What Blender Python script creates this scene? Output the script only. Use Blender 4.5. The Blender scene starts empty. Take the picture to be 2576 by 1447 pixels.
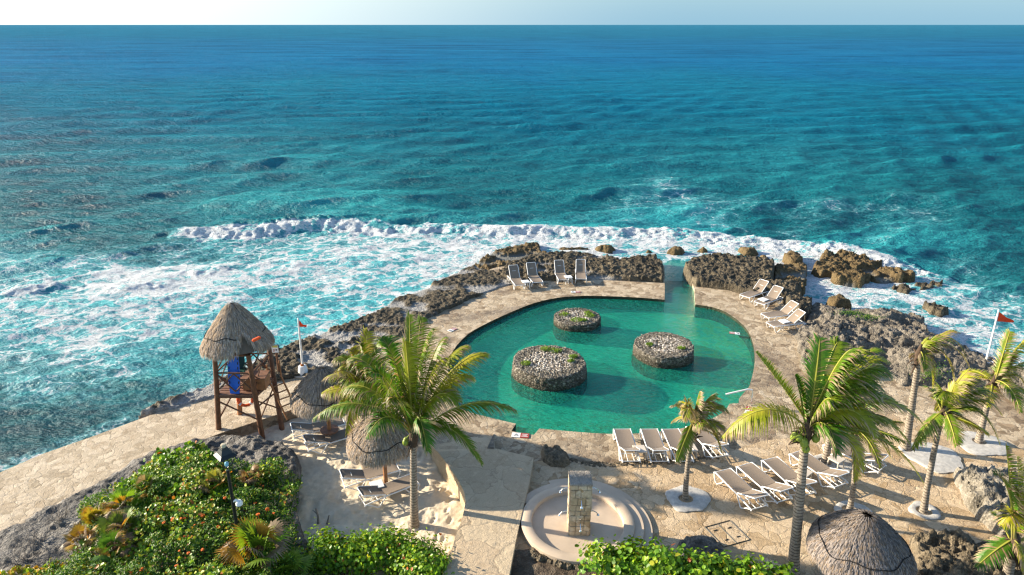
import bpy, math, random
import numpy as np
from mathutils import Vector, Matrix
from mathutils.geometry import tessellate_polygon
R = math.radians
C = bpy.context.scene.collection
# ------------------------------------------------------------------ camera
PITCH = R(21.06); CAMH = 14.5; F = 1717.33
CP, SP = math.cos(PITCH), math.sin(PITCH)
cam_d = bpy.data.cameras.new('camera'); cam_d.lens = 24; cam_d.sensor_width = 36
cam_d.clip_start = 0.2; cam_d.clip_end = 60000
cam = bpy.data.objects.new('camera', cam_d); C.objects.link(cam)
cam.location = (0, 0, CAMH); cam.rotation_euler = (R(90) - PITCH, 0, 0)
bpy.context.scene.camera = cam
# ------------------------------------------------------------------ world, sun, exposure
SUN_EL = R(18.5)
SUN_AZ = R(-76)                       # from +Y, negative = to the left
sun_dir = Vector((math.sin(SUN_AZ) * math.cos(SUN_EL), math.cos(SUN_AZ) * math.cos(SUN_EL), math.sin(SUN_EL)))
W = bpy.data.worlds.new("World"); bpy.context.scene.world = W; W.use_nodes = True
wt = W.node_tree; wt.nodes.clear()
sky = wt.nodes.new('ShaderNodeTexSky'); sky.sky_type = 'NISHITA'; sky.sun_disc = False
sky.sun_elevation = SUN_EL; sky.sun_rotation = SUN_AZ
sky.air_density = 1.0; sky.dust_density = 0.6; sky.ozone_density = 2.0; sky.altitude = 0
bgn = wt.nodes.new('ShaderNodeBackground'); bgn.inputs[1].default_value = 0.10
wo = wt.nodes.new('ShaderNodeOutputWorld')
# pale sea haze near the horizon, whiter towards the sun
_tc = wt.nodes.new('ShaderNodeTexCoord'); _sp = wt.nodes.new('ShaderNodeSeparateXYZ'); wt.links.new(_tc.outputs['Generated'], _sp.inputs[0])
_mr = wt.nodes.new('ShaderNodeMapRange'); _mr.interpolation_type = 'SMOOTHSTEP'; wt.links.new(_sp.outputs[2], _mr.inputs[0]); _mr.inputs[1].default_value = .0; _mr.inputs[2].default_value = .17; _mr.inputs[3].default_value = .92; _mr.inputs[4].default_value = 0
_ms = wt.nodes.new('ShaderNodeMapRange'); _ms.interpolation_type = 'SMOOTHSTEP'; wt.links.new(_sp.outputs[0], _ms.inputs[0]); _ms.inputs[1].default_value = -.62; _ms.inputs[2].default_value = .26
_mh = wt.nodes.new('ShaderNodeMix'); _mh.data_type = 'RGBA'; wt.links.new(_ms.outputs[0], _mh.inputs[0]); _mh.inputs[6].default_value = (4.3, 4.8, 4.85, 1); _mh.inputs[7].default_value = (1.15, 2.2, 2.95, 1)
_mx = wt.nodes.new('ShaderNodeMix'); _mx.data_type = 'RGBA'; wt.links.new(_mr.outputs[0], _mx.inputs[0]); wt.links.new(sky.outputs[0], _mx.inputs[6]); wt.links.new(_mh.outputs[2], _mx.inputs[7])
wt.links.new(_mx.outputs[2], bgn.inputs[0]); wt.links.new(bgn.outputs[0], wo.inputs[0])
sd = bpy.data.lights.new('sun', 'SUN'); sd.energy = 5.0; sd.angle = R(0.6); sd.color = (1.0, 0.87, 0.68)
sun = bpy.data.objects.new('sun', sd); C.objects.link(sun)
sun.rotation_euler = sun_dir.to_track_quat('Z', 'Y').to_euler()
vs = bpy.context.scene.view_settings
vs.view_transform = 'Standard'; vs.look = 'None'; vs.gamma = 1; vs.exposure = 1.34
try:
    bpy.context.scene.cycles.max_bounces = 5; bpy.context.scene.cycles.use_denoising = True; bpy.context.scene.cycles.denoising_prefilter = 'ACCURATE'; bpy.context.scene.cycles.filter_width = 1.3; bpy.context.scene.cycles.sample_clamp_direct = 5
    bpy.context.scene.cycles.transparent_max_bounces = 8
    bpy.context.scene.cycles.sample_clamp_indirect = 2.5
except Exception: pass

# ------------------------------------------------------------------ from a picture point to the place
def ray(px, py):
    u = (px - 1288) / F; v = (py - 723.5) / F
    return u, CP - SP * v, SP + CP * v          # x, y, down per unit
def G(px, py, z=0.0):
    u, y, d = ray(px, py); t = (CAMH - z) / d
    return Vector((u * t, y * t, z))
def onY(px, py, Y):
    u, y, d = ray(px, py); t = Y / y
    return Vector((u * t, Y, CAMH - d * t))
def crop(ox, oy, s):
    return lambda x, y: ((ox + s * x) * 0.670833, (oy + s * y) * 0.670833)
c2 = crop(700, 1080, .4147); c3 = crop(1000, 1400, .5231); c4 = crop(1100, 750, .5435)
c5 = crop(1900, 1550, .42702); c6 = crop(2500, 850, .5202); c7 = crop(2500, 1250, .62675)
s5 = crop(3300, 1650, .35042)
def px(fn, pts): return [fn(*p) for p in pts]
def GP(pts, z=0.0): return [G(x, y, z) for x, y in pts]

# ------------------------------------------------------------------ noise on arrays
def _h(ix, iy, seed):
    n = (ix.astype(np.int64) * 374761393 + iy.astype(np.int64) * 668265263 + seed * 1442695041) & 0xffffffff
    n = ((n ^ (n >> 13)) * 1274126177) & 0xffffffff
    return ((n ^ (n >> 16)) & 0xffff) / 65535.0
def vn(x, y, seed=0):
    ix = np.floor(x); iy = np.floor(y); fx = x - ix; fy = y - iy
    fx = fx * fx * (3 - 2 * fx); fy = fy * fy * (3 - 2 * fy)
    a = _h(ix, iy, seed); b = _h(ix + 1, iy, seed); c = _h(ix, iy + 1, seed); d = _h(ix + 1, iy + 1, seed)
    return (a + (b - a) * fx) * (1 - fy) + (c + (d - c) * fx) * fy
def fbm(x, y, seed=0, oct=5, gain=.5):
    s = 0; a = 1; tot = 0
    for o in range(oct):
        s = s + a * vn(x * 2 ** o + 17.3 * o, y * 2 ** o - 9.1 * o, seed + o); tot += a; a *= gain
    return s / tot
def ridged(x, y, seed=0, oct=4):
    s = 0; a = 1; tot = 0
    for o in range(oct):
        s = s + a * (1 - np.abs(2 * vn(x * 2 ** o + 5.7 * o, y * 2 ** o + 3.3 * o, seed + o) - 1)); tot += a; a *= .55
    return s / tot
def sstep(a, b, x):
    t = np.clip((x - a) / (b - a), 0, 1); return t * t * (3 - 2 * t)
def pdist(X, Y, poly):
    """signed distance to a closed polygon, positive inside"""
    P = np.array([(p[0], p[1]) for p in poly]); n = len(P)
    best = np.full(X.shape, 1e9); ins = np.zeros(X.shape, bool)
    for i in range(n):
        ax, ay = P[i]; bx, by = P[(i + 1) % n]
        dx, dy = bx - ax, by - ay; L = dx * dx + dy * dy + 1e-12
        t = np.clip(((X - ax) * dx + (Y - ay) * dy) / L, 0, 1)
        best = np.minimum(best, (X - ax - t * dx) ** 2 + (Y - ay - t * dy) ** 2)
        cond = ((ay > Y) != (by > Y))
        xi = ax + (Y - ay) * dx / (dy if abs(dy) > 1e-12 else 1e-12)
        ins ^= cond & (X < xi)
    d = np.sqrt(best)
    return np.where(ins, d, -d)
def ldist(X, Y, line):
    """distance to an open polyline, side sign (positive = left of travel) and the run 0..1"""
    P = np.array([(p[0], p[1]) for p in line]); best = np.full(X.shape, 1e9); sg = np.zeros(X.shape); run = np.zeros(X.shape)
    n = len(P) - 1
    for i in range(n):
        ax, ay = P[i]; bx, by = P[i + 1]; dx, dy = bx - ax, by - ay; L = dx * dx + dy * dy + 1e-12
        t0 = ((X - ax) * dx + (Y - ay) * dy) / L
        t = np.clip(t0, 0, 1)
        d2 = (X - ax - t * dx) ** 2 + (Y - ay - t * dy) ** 2
        m = d2 < best; best = np.where(m, d2, best)
        sg = np.where(m, np.sign(dx * (Y - ay) - dy * (X - ax)), sg); run = np.where(m, (i + t) / n, run)
    return np.sqrt(best), sg, run

# ------------------------------------------------------------------ objects
def tag(o, label=None, cat=None, group=None, kind=None):
    if label: o['label'] = label
    if cat: o['category'] = cat
    if group: o['group'] = group
    if kind: o['kind'] = kind
    return o
def empty(name, loc, rz=0, label=None, cat=None, group=None):
    o = bpy.data.objects.new(name, None); C.objects.link(o); o.location = loc; o.rotation_euler = (0, 0, rz)
    o.empty_display_size = .2
    return tag(o, label, cat, group)
def npmesh(name, V, Fc, mat, parent=None, smooth=True, attrs=None, origin=None, cols=None):
    """V (N,3); Fc list of (M,k) index arrays"""
    V = np.asarray(V, np.float32)
    if origin is not None: V = V - np.array(origin, np.float32)
    me = bpy.data.meshes.new(name)
    if not isinstance(Fc, list): Fc = [Fc]
    Fc = [np.asarray(f, np.int32) for f in Fc if len(f)]
    me.vertices.add(len(V)); me.vertices.foreach_set('co', V.ravel())
    loops = np.concatenate([f.ravel() for f in Fc]); tot = np.concatenate([np.full(len(f), f.shape[1], np.int32) for f in Fc])
    st = np.concatenate([[0], np.cumsum(tot)[:-1]]).astype(np.int32)
    me.loops.add(len(loops)); me.loops.foreach_set('vertex_index', loops)
    me.polygons.add(len(tot)); me.polygons.foreach_set('loop_start', st); me.polygons.foreach_set('loop_total', tot)
    me.polygons.foreach_set('use_smooth', np.full(len(tot), smooth))
    me.update(calc_edges=True)
    for k, a in (attrs or {}).items():
        at = me.attributes.new(k, 'FLOAT', 'POINT'); at.data.foreach_set('value', np.asarray(a, np.float32).ravel())
    if cols is not None:
        at = me.attributes.new('Col', 'FLOAT_COLOR', 'POINT')
        c = np.ones((len(V), 4), np.float32); c[:, :3] = cols; at.data.foreach_set('color', c.ravel())
    me.materials.append(mat)
    o = bpy.data.objects.new(name, me); C.objects.link(o)
    if origin is not None and parent is None: o.location = origin
    if parent: o.parent = parent
    return o
class MB:
    def __init__(s): s.v = []; s.f = []
    def add(s, vs, fs):
        b = len(s.v); s.v += [tuple(v) for v in vs]; s.f += [tuple(i + b for i in f) for f in fs]; return s
    def box(s, c, size, rot=None, taper=1.0):
        x, y, z = [k / 2 for k in size]; vs = []
        for sz in (-1, 1):
            k = taper if sz > 0 else 1
            for sx, sy in ((-1, -1), (1, -1), (1, 1), (-1, 1)): vs.append(Vector((sx * x * k, sy * y * k, sz * z)))
        if rot is not None: vs = [rot @ v for v in vs]
        vs = [v + Vector(c) for v in vs]
        return s.add(vs, [(3, 2, 1, 0), (4, 5, 6, 7), (0, 1, 5, 4), (1, 2, 6, 5), (2, 3, 7, 6), (3, 0, 4, 7)])
    def path(s, pts, rad, n=8, cap=True, jit=0):
        pts = [Vector(p) for p in pts]
        if not hasattr(rad, '__len__'): rad = [rad] * len(pts)
        vs = []; up = None
        for i, p in enumerate(pts):
            t = (pts[min(i + 1, len(pts) - 1)] - pts[max(i - 1, 0)]).normalized()
            if up is None: up = Vector((0, 0, 1)) if abs(t.z) < .9 else Vector((1, 0, 0))
            a = t.cross(up)
            if a.length < 1e-4: a = t.cross(Vector((0, 1, 0)))
            a.normalize(); b = t.cross(a).normalized(); up = -b if False else up
            for k in range(n):
                an = 2 * math.pi * k / n; r = rad[i] * (1 + (random.uniform(-jit, jit) if jit else 0))
                vs.append(p + a * math.cos(an) * r + b * math.sin(an) * r)
        fs = []
        for i in range(len(pts) - 1):
            for k in range(n):
                fs.append((i * n + k, i * n + (k + 1) % n, (i + 1) * n + (k + 1) % n, (i + 1) * n + k))
        if cap: fs.append(tuple(range(n - 1, -1, -1))); fs.append(tuple(range((len(pts) - 1) * n, len(pts) * n)))
        return s.add(vs, [tuple(reversed(f)) for f in fs])
    def lathe(s, prof, n=24, c=(0, 0, 0), cap=True):
        vs = []; fs = []
        for r, z in prof:
            for k in range(n):
                a = 2 * math.pi * k / n; vs.append((c[0] + r * math.cos(a), c[1] + r * math.sin(a), c[2] + z))
        for i in range(len(prof) - 1):
            for k in range(n): fs.append((i * n + k, i * n + (k + 1) % n, (i + 1) * n + (k + 1) % n, (i + 1) * n + k))
        if cap: fs.append(tuple(range(n - 1, -1, -1))); fs.append(tuple(range((len(prof) - 1) * n, len(prof) * n)))
        return s.add(vs, fs)
    def build(s, name, mat, parent=None, smooth=False, loc=None, bevel=0):
        me = bpy.data.meshes.new(name); me.from_pydata(s.v, [], s.f); me.validate(); me.update()
        if smooth:
            me.polygons.foreach_set('use_smooth', [True] * len(me.polygons))
            try: me.set_sharp_from_angle(angle=R(40))
            except Exception: pass
        me.materials.append(mat)
        o = bpy.data.objects.new(name, me); C.objects.link(o)
        if loc is not None: o.location = loc
        if parent: o.parent = parent
        if bevel:
            m = o.modifiers.new('bevel', 'BEVEL'); m.width = bevel; m.segments = 2; m.limit_method = 'ANGLE'
        return o
def copy_tree(o, parent=None):
    c = o.copy(); C.objects.link(c); c.parent = parent
    for ch in [k for k in bpy.data.objects if k.parent == o]: copy_tree(ch, c)
    return c
def slab(name, pts, depth, mat, side=None, label=None, kind='structure', cat=None):
    """a paved sheet with side walls going down"""
    P = [Vector(p) for p in pts]
    tris = tessellate_polygon([[Vector((p.x, p.y, 0)) for p in P]])
    n = len(P); vs = [tuple(p) for p in P] + [(p.x, p.y, p.z - depth) for p in P]
    area = sum(P[i].x * P[(i + 1) % n].y - P[(i + 1) % n].x * P[i].y for i in range(n))
    fs = []
    for a, b, c in tris:
        nz = (P[b].x - P[a].x) * (P[c].y - P[a].y) - (P[b].y - P[a].y) * (P[c].x - P[a].x)
        fs.append((a, b, c) if nz > 0 else (a, c, b))
    for i in range(n):
        j = (i + 1) % n
        fs.append((i, i + n, j + n, j) if area > 0 else (j, j + n, i + n, i))
    me = bpy.data.meshes.new(name); me.from_pydata(vs, [], fs); me.update(); me.materials.append(mat)
    if side:
        me.materials.append(side)
        for p_ in me.polygons:
            c_ = p_.center
            if abs(p_.normal.z) < .5 and math.hypot(c_.x - 3.2, (c_.y - 30)) < 9.5: p_.material_index = 1
    o = bpy.data.objects.new(name, me); C.objects.link(o)
    return tag(o, label, cat, None, kind)
def smooth_line(pts, k=4, closed=False):
    """Catmull-Rom through picture or world points"""
    P = [Vector((p[0], p[1], p[2] if len(p) > 2 else 0)) for p in pts]; out = []; n = len(P)
    for i in range(n if closed else n - 1):
        p0 = P[(i - 1) % n] if closed or i > 0 else P[0]; p1 = P[i]; p2 = P[(i + 1) % n]
        p3 = P[(i + 2) % n] if closed or i + 2 < n else P[n - 1]
        for j in range(k):
            t = j / k
            out.append(0.5 * ((2 * p1) + (p2 - p0) * t + (2 * p0 - 5 * p1 + 4 * p2 - p3) * t * t + (3 * p1 - p0 - 3 * p2 + p3) * t ** 3))
    if not closed: out.append(P[-1])
    return [(q.x, q.y) for q in out]

# ------------------------------------------------------------------ materials
class N:
    def __init__(s, name):
        s.m = bpy.data.materials.new(name); s.m.use_nodes = True; s.t = s.m.node_tree; s.t.nodes.clear()
        s.out = s.t.nodes.new('ShaderNodeOutputMaterial'); s.p = s.t.nodes.new('ShaderNodeBsdfPrincipled')
        s.t.links.new(s.p.outputs[0], s.out.inputs[0])
        s.tc = s.t.nodes.new('ShaderNodeTexCoord'); s.co = s.tc.outputs['Object']
    def new(s, ty, **kw):
        n = s.t.nodes.new(ty)
        for k, v in kw.items(): setattr(n, k, v)
        return n
    def set(s, sock, v):
        if hasattr(v, 'is_linked') or isinstance(v, bpy.types.NodeSocket): s.t.links.new(v, sock)
        elif isinstance(v, tuple) and len(v) == 3 and len(sock.default_value) == 4: sock.default_value = (*v, 1)
        else: sock.default_value = v
    def map(s, scale=(1, 1, 1), rot=(0, 0, 0), co=None):
        n = s.new('ShaderNodeMapping'); s.set(n.inputs[0], co or s.co); n.inputs['Scale'].default_value = scale; n.inputs['Rotation'].default_value = rot
        return n.outputs[0]
    def noise(s, scale, detail=4, rough=.55, co=None, dist=0):
        n = s.new('ShaderNodeTexNoise'); s.set(n.inputs['Vector'], co or s.co); n.inputs['Scale'].default_value = scale
        n.inputs['Detail'].default_value = detail; n.inputs['Roughness'].default_value = rough; n.inputs['Distortion'].default_value = dist
        return n.outputs['Fac'], n.outputs['Color']
    def vor(s, scale, feature='F1', co=None, rnd=1.0):
        n = s.new('ShaderNodeTexVoronoi', feature=feature); s.set(n.inputs['Vector'], co or s.co); n.inputs['Scale'].default_value = scale
        n.inputs['Randomness'].default_value = rnd
        return n
    def math(s, op, a, b=None, clamp=False):
        n = s.new('ShaderNodeMath', operation=op, use_clamp=clamp); s.set(n.inputs[0], a)
        if b is not None: s.set(n.inputs[1], b)
        return n.outputs[0]
    def ramp(s, fac, stops, interp='LINEAR'):
        n = s.new('ShaderNodeValToRGB'); s.set(n.inputs[0], fac); cr = n.color_ramp; cr.interpolation = interp
        while len(cr.elements) < len(stops): cr.elements.new(.5)
        for e, (p, c) in zip(cr.elements, stops):
            e.position = p; e.color = (*c, 1) if isinstance(c, tuple) else (c, c, c, 1)
        return n.outputs[0]
    def mr(s, v, a, b, c=0.0, d=1.0, smooth=True):
        n = s.new('ShaderNodeMapRange'); n.interpolation_type = 'SMOOTHSTEP' if smooth else 'LINEAR'
        s.set(n.inputs[0], v)
        for k, x in zip((1, 2, 3, 4), (a, b, c, d)): s.set(n.inputs[k], x)
        return n.outputs[0]
    def mix(s, fac, a, b, mode='MIX'):
        n = s.new('ShaderNodeMix', data_type='RGBA', blend_type=mode); s.set(n.inputs[0], fac); s.set(n.inputs[6], a); s.set(n.inputs[7], b)
        return n.outputs[2]
    def attr(s, name):
        n = s.new('ShaderNodeAttribute', attribute_name=name); return n
    def bump(s, h, strength=.5, dist=.05, normal=None):
        n = s.new('ShaderNodeBump'); s.set(n.inputs['Height'], h); n.inputs['Strength'].default_value = strength; n.inputs['Distance'].default_value = dist
        if normal is not None: s.set(n.inputs['Normal'], normal)
        return n.outputs[0]
    def vadd(s, a, b, op='ADD'):
        n = s.new('ShaderNodeVectorMath', operation=op); s.set(n.inputs[0], a); s.set(n.inputs[1], b); return n.outputs[0]
    def fin(s, col=None, rough=None, normal=None, spec=None):
        if col is not None: s.set(s.p.inputs['Base Color'], col)
        if rough is not None: s.set(s.p.inputs['Roughness'], rough)
        if normal is not None: s.set(s.p.inputs['Normal'], normal)
        if spec is not None: s.p.inputs['Specular IOR Level'].default_value = spec
        return s.m
def plain(name, col, rough=.6, var=.25, scale=6, bump=.2, metal=0, spec=.4):
    n = N(name); f, _ = n.noise(scale, 5, .6); f2, _ = n.noise(scale * 9, 3, .6)
    lo = tuple(c * (1 - var) for c in col); hi = tuple(min(1, c * (1 + var)) for c in col)
    c = n.ramp(f, [(.3, lo), (.7, hi)])
    n.p.inputs['Metallic'].default_value = metal
    return n.fin(c, rough, n.bump(n.math('ADD', f, n.math('MULTIPLY', f2, .5)), bump, .01), spec)
def paving(name, cs, cell=1.7, joint=(.16, .13, .10), wet=False, jw=.05, gloss=.85, relief=.05):
    n = N(name)
    f, c = n.noise(1.4, 3, .5)
    warp = n.vadd(n.co, n.vadd(c, (.5, .5, .5), 'SUBTRACT'), 'ADD')
    vo = n.vor(cell, 'F1', warp); ve = n.vor(cell, 'DISTANCE_TO_EDGE', warp)
    sep = n.new('ShaderNodeSeparateColor'); n.set(sep.inputs[0], vo.outputs['Color'])
    big, _ = n.noise(.35, 4, .6); mid, _ = n.noise(5, 5, .65); fine, _ = n.noise(45, 4, .7)
    base = n.ramp(sep.outputs[0], [(0, cs[0]), (.35, cs[1]), (.7, cs[2]), (1, cs[3])])
    base = n.mix(n.mr(mid, .35, .7, 0, .35), base, cs[1]); base = n.mix(n.mr(fine, .4, .75, 0, .45), base, tuple(k * .45 for k in cs[0]))
    cl, _ = n.noise(1.9, 5, .7, dist=.8)
    base = n.mix(n.mr(cl, .52, .68, 0, .5), base, n.mix(1.0, base, (.62, .55, .46), 'MULTIPLY'))
    base = n.mix(n.mr(mid, .52, .72, 0, .35), base, tuple(min(1, k * 1.35) for k in cs[2]))
    jm = n.mr(ve.outputs[0], 0.0, jw, 1, 0); jm = n.math('MULTIPLY', jm, n.mr(mid, .3, .6, .35, 1))
    base = n.mix(n.math('MULTIPLY', jm, .6), base, joint)
    rough = gloss
    if wet:
        w, _ = n.noise(.28, 5, .62, dist=.4)
        wm = n.mr(w, .48, .62, 0, 1)
        base = n.mix(n.math('MULTIPLY', wm, .6), base, n.mix(1.0, base, (.42, .36, .30), 'MULTIPLY'))
        rough = n.mr(wm, 0, 1, .85, .38)
    base = n.mix(n.mr(big, .35, .7, 0, .22), base, n.mix(1.0, base, (.74, .70, .66), 'MULTIPLY'))
    h = n.math('ADD', n.math('MULTIPLY', n.mr(ve.outputs[0], 0, .06), .22), n.math('ADD', n.math('MULTIPLY', mid, 1.0), n.math('MULTIPLY', fine, .45)))
    h = n.math('ADD', h, n.math('MULTIPLY', sep.outputs[1], .12))
    return n.fin(base, rough, n.bump(h, 1.0, relief), .3)
def rockmat(name, dark, mid, light, flat=None, sc=1.0):
    n = N(name)
    a, _ = n.noise(1.3 * sc, 6, .65, dist=.5); b, _ = n.noise(9 * sc, 5, .7); v = n.vor(14 * sc, 'F1'); v2 = n.vor(5 * sc, 'F1')
    f = n.math('ADD', n.math('MULTIPLY', a, .55), n.math('MULTIPLY', b, .45))
    base = n.ramp(f, [(.36, dark), (.5, mid), (.66, light)])
    pit = n.mr(v.outputs[0], .1, .45, 1, 0)
    base = n.mix(n.math('MULTIPLY', n.mr(v.outputs[0], .0, .5, 0, 1), .45), base, tuple(k * .6 for k in dark))
    if flat:
        at = n.attr('flat').outputs['Fac']
        fl = n.mix(n.mr(b, .4, .65), flat, tuple(k * .62 for k in flat))
        base = n.mix(at, base, fl)
    h = n.math('ADD', n.math('MULTIPLY', n.math('ADD', b, n.math('MULTIPLY', a, .6)), 1.0), n.math('MULTIPLY', n.math('ADD', v.outputs[0], v2.outputs[0]), -.5))
    return n.fin(base, .8, n.bump(h, .9, .09 / sc), .3)
def leafmat(name, trans=.35, rough=.38, tint=(1, 1, 1)):
    n = N(name); c = n.attr('Col').outputs['Color']
    f, _ = n.noise(30, 2, .5)
    col = n.mix(1.0, c, tint, 'MULTIPLY'); col = n.mix(n.mr(f, .3, .7, 0, .25), col, n.mix(1.0, col, (.6, .62, .5), 'MULTIPLY'))
    n.fin(col, rough, None, .3)
    tr = n.new('ShaderNodeBsdfTranslucent'); n.set(tr.inputs[0], n.mix(1.0, col, (1.6, 1.5, .8), 'MULTIPLY'))
    mx = n.new('ShaderNodeMixShader'); mx.inputs[0].default_value = trans
    n.t.links.new(n.p.outputs[0], mx.inputs[1]); n.t.links.new(tr.outputs[0], mx.inputs[2]); n.t.links.new(mx.outputs[0], n.out.inputs[0])
    return n.m
M = {}
M['deck'] = paving('wet flagstone', [(.23, .165, .10), (.48, .38, .255), (.64, .53, .38), (.38, .275, .17)], 3.0, wet=True)
M['walk'] = paving('pale crazy paving', [(.38, .30, .20), (.56, .46, .33), (.69, .58, .43), (.47, .37, .25)], 2.9, joint=(.25, .20, .15), jw=.03)
M['terrace'] = paving('tan flagstone', [(.38, .26, .14), (.56, .42, .26), (.68, .54, .37), (.44, .32, .20)], 2.2, joint=(.22, .16, .10), jw=.035)
M['path'] = paving('rough tan concrete', [(.48, .37, .24), (.55, .43, .29), (.58, .47, .32), (.50, .39, .26)], .8, joint=(.28, .21, .14), jw=.02)
def rubble(name, cs, sc, joint):
    n = N(name); w, wc = n.noise(4, 3, .5)
    wv = n.new('ShaderNodeVectorMath', operation='SCALE'); n.set(wv.inputs[0], wc); wv.inputs[3].default_value = .09
    co = n.vadd(n.co, wv.outputs[0]); v = n.vor(sc, 'F1', co); e = n.vor(sc, 'DISTANCE_TO_EDGE', co)
    sp = n.new('ShaderNodeSeparateColor'); n.set(sp.inputs[0], v.outputs['Color']); f, _ = n.noise(30, 4, .6); b, _ = n.noise(1.5, 4, .6)
    c = n.ramp(sp.outputs[0], [(0, cs[0]), (.4, cs[1]), (.8, cs[2]), (1, cs[3])])
    c = n.mix(n.mr(f, .35, .7, 0, .5), c, cs[0]); c = n.mix(n.mr(b, .5, .68, 0, .4), c, cs[0])
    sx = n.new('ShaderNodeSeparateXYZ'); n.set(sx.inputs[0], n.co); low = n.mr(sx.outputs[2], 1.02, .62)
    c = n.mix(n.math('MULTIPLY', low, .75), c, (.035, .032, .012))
    j = n.mr(e.outputs[0], 0, .10, 1, 0); c = n.mix(n.math('MULTIPLY', j, .85), c, joint)
    return n.fin(c, .85, n.bump(n.math('ADD', n.mr(e.outputs[0], 0, .25), n.math('MULTIPLY', f, .3)), 1.0, .06), .25)
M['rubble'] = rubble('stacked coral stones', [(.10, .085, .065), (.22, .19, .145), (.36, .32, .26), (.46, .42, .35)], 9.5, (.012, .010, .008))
M['shelf'] = rockmat('limestone bedrock', (.13, .11, .08), (.24, .20, .15), (.36, .31, .24))
M['karst'] = rockmat('dark karst', (.034, .028, .019), (.14, .113, .072), (.34, .275, .175), flat=(.34, .33, .31))
M['karst_gold'] = rockmat('golden reef rock', (.05, .035, .018), (.19, .13, .055), (.34, .25, .12), flat=(.2, .2, .18))
M['karst_grey'] = rockmat('grey layered rock', (.07, .06, .048), (.27, .235, .185), (.50, .44, .35), flat=(.3, .27, .22))
M['white_rock'] = rockmat('pale limestone', (.10, .085, .06), (.40, .36, .29), (.62, .58, .50))
M['tan_rock'] = rockmat('tan coral rock', (.05, .04, .028), (.25, .20, .13), (.42, .34, .23))
M['soil'] = rockmat('stony soil', (.05, .035, .022), (.14, .10, .065), (.30, .24, .17), sc=2)
M['mound'] = rockmat('grey weathered rock', (.04, .038, .035), (.21, .195, .175), (.52, .49, .44))
M['white'] = plain('white plastic', (.80, .80, .78), .4, .06, 3, .05)
M['white_paint'] = plain('white painted steel', (.76, .76, .74), .45, .08, 4, .05)
M['sling'] = plain('taupe mesh fabric', (.235, .185, .14), .85, .10, 40, .3)
M['beige_plastic'] = plain('beige plastic', (.62, .54, .44), .5, .06, 3, .05)
M['wood'] = plain('brown timber', (.14, .062, .030), .6, .35, 5, .5)
M['wood_light'] = plain('ochre timber', (.30, .135, .055), .6, .3, 5, .5)
M['plank'] = plain('plank timber', (.20, .10, .06), .65, .35, 7, .5)
M['black'] = plain('black paint', (.012, .016, .017), .4, .2, 5, .1)
M['rope'] = plain('black rope', (.01, .01, .01), .9, .2, 30, .3)
M['blue'] = plain('blue plastic', (.01, .13, .62), .4, .1, 3, .05)
M['orange'] = plain('orange plastic', (.85, .11, .02), .5, .1, 3, .05)
M['red'] = plain('red flag cloth', (.85, .07, .012), .8, .12, 5, .1)
M['green'] = plain('dark green plastic', (.01, .06, .05), .5, .1, 5, .05)
M['chrome'] = plain('chromed metal', (.7, .72, .74), .2, .05, 5, .0, metal=1)
M['lamp_glass'] = plain('frosted lamp glass', (.50, .44, .30), .3, .05, 3, 0)
M['sky_blue'] = plain('pale blue plastic', (.25, .55, .70), .4, .05, 3, 0)
M['concrete'] = plain('cast concrete', (.45, .37, .28), .8, .18, 3, .4)
M['white_gravel'] = plain('white cement', (.50, .48, .44), .9, .22, 7, 1.6)
M['basin'] = plain('smooth tan render', (.54, .43, .32), .75, .12, 1.5, .15)
M['sign_red'] = plain('dark red tile', (.35, .06, .04), .5, .1, 5, 0)
M['sign_yellow'] = plain('yellow tile', (.60, .55, .10), .5, .1, 5, 0)
M['rust'] = plain('rust', (.35, .12, .03), .9, .4, 20, .3)
M['trunk_dark'] = plain('dark fibre', (.07, .045, .028), .9, .4, 12, .6)
M['leaf'] = leafmat('palm leaf', .25, .45)
M['grape'] = leafmat('sea grape leaf', .30, .42)
M['dry'] = leafmat('dry twig', .0, .8)
M['moss'] = leafmat('ground leaf', .3, .5)
def thatchmat():
    n = N('dry palm thatch'); c = n.attr('Col').outputs['Color']; return n.fin(c, .9, None, .15)
M['thatch'] = thatchmat()
def trunkmat():
    n = N('ringed palm bark')
    sep = n.new('ShaderNodeSeparateXYZ'); n.set(sep.inputs[0], n.co)
    nz, _ = n.noise(6, 4, .6); wob = n.math('ADD', n.math('MULTIPLY', sep.outputs[2], 62), n.math('MULTIPLY', nz, 7))
    s = n.math('SINE', wob); ring = n.mr(s, .45, .95)
    b, _ = n.noise(14, 5, .7)
    base = n.ramp(b, [(.3, (.20, .165, .13)), (.55, (.33, .28, .22)), (.75, (.45, .39, .31))])
    base = n.mix(n.math('MULTIPLY', ring, .7), base, (.07, .055, .04))
    return n.fin(base, .85, n.bump(n.math('SUBTRACT', b, n.math('MULTIPLY', ring, 1.2)), .8, .02), .2)
M['bark'] = trunkmat()
def sandmat():
    n = N('pale beach sand'); a, _ = n.noise(3, 6, .65); b, _ = n.noise(60, 3, .6)
    c = n.ramp(a, [(.3, (.58, .48, .34)), (.7, (.76, .67, .52))])
    return n.fin(c, .95, n.bump(n.math('ADD', a, n.math('MULTIPLY', b, .25)), .5, .06), .15)
M['sand'] = sandmat()
M['algae'] = rockmat('algae covered wall', (.012, .02, .010), (.045, .055, .028), (.12, .11, .06))
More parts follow.
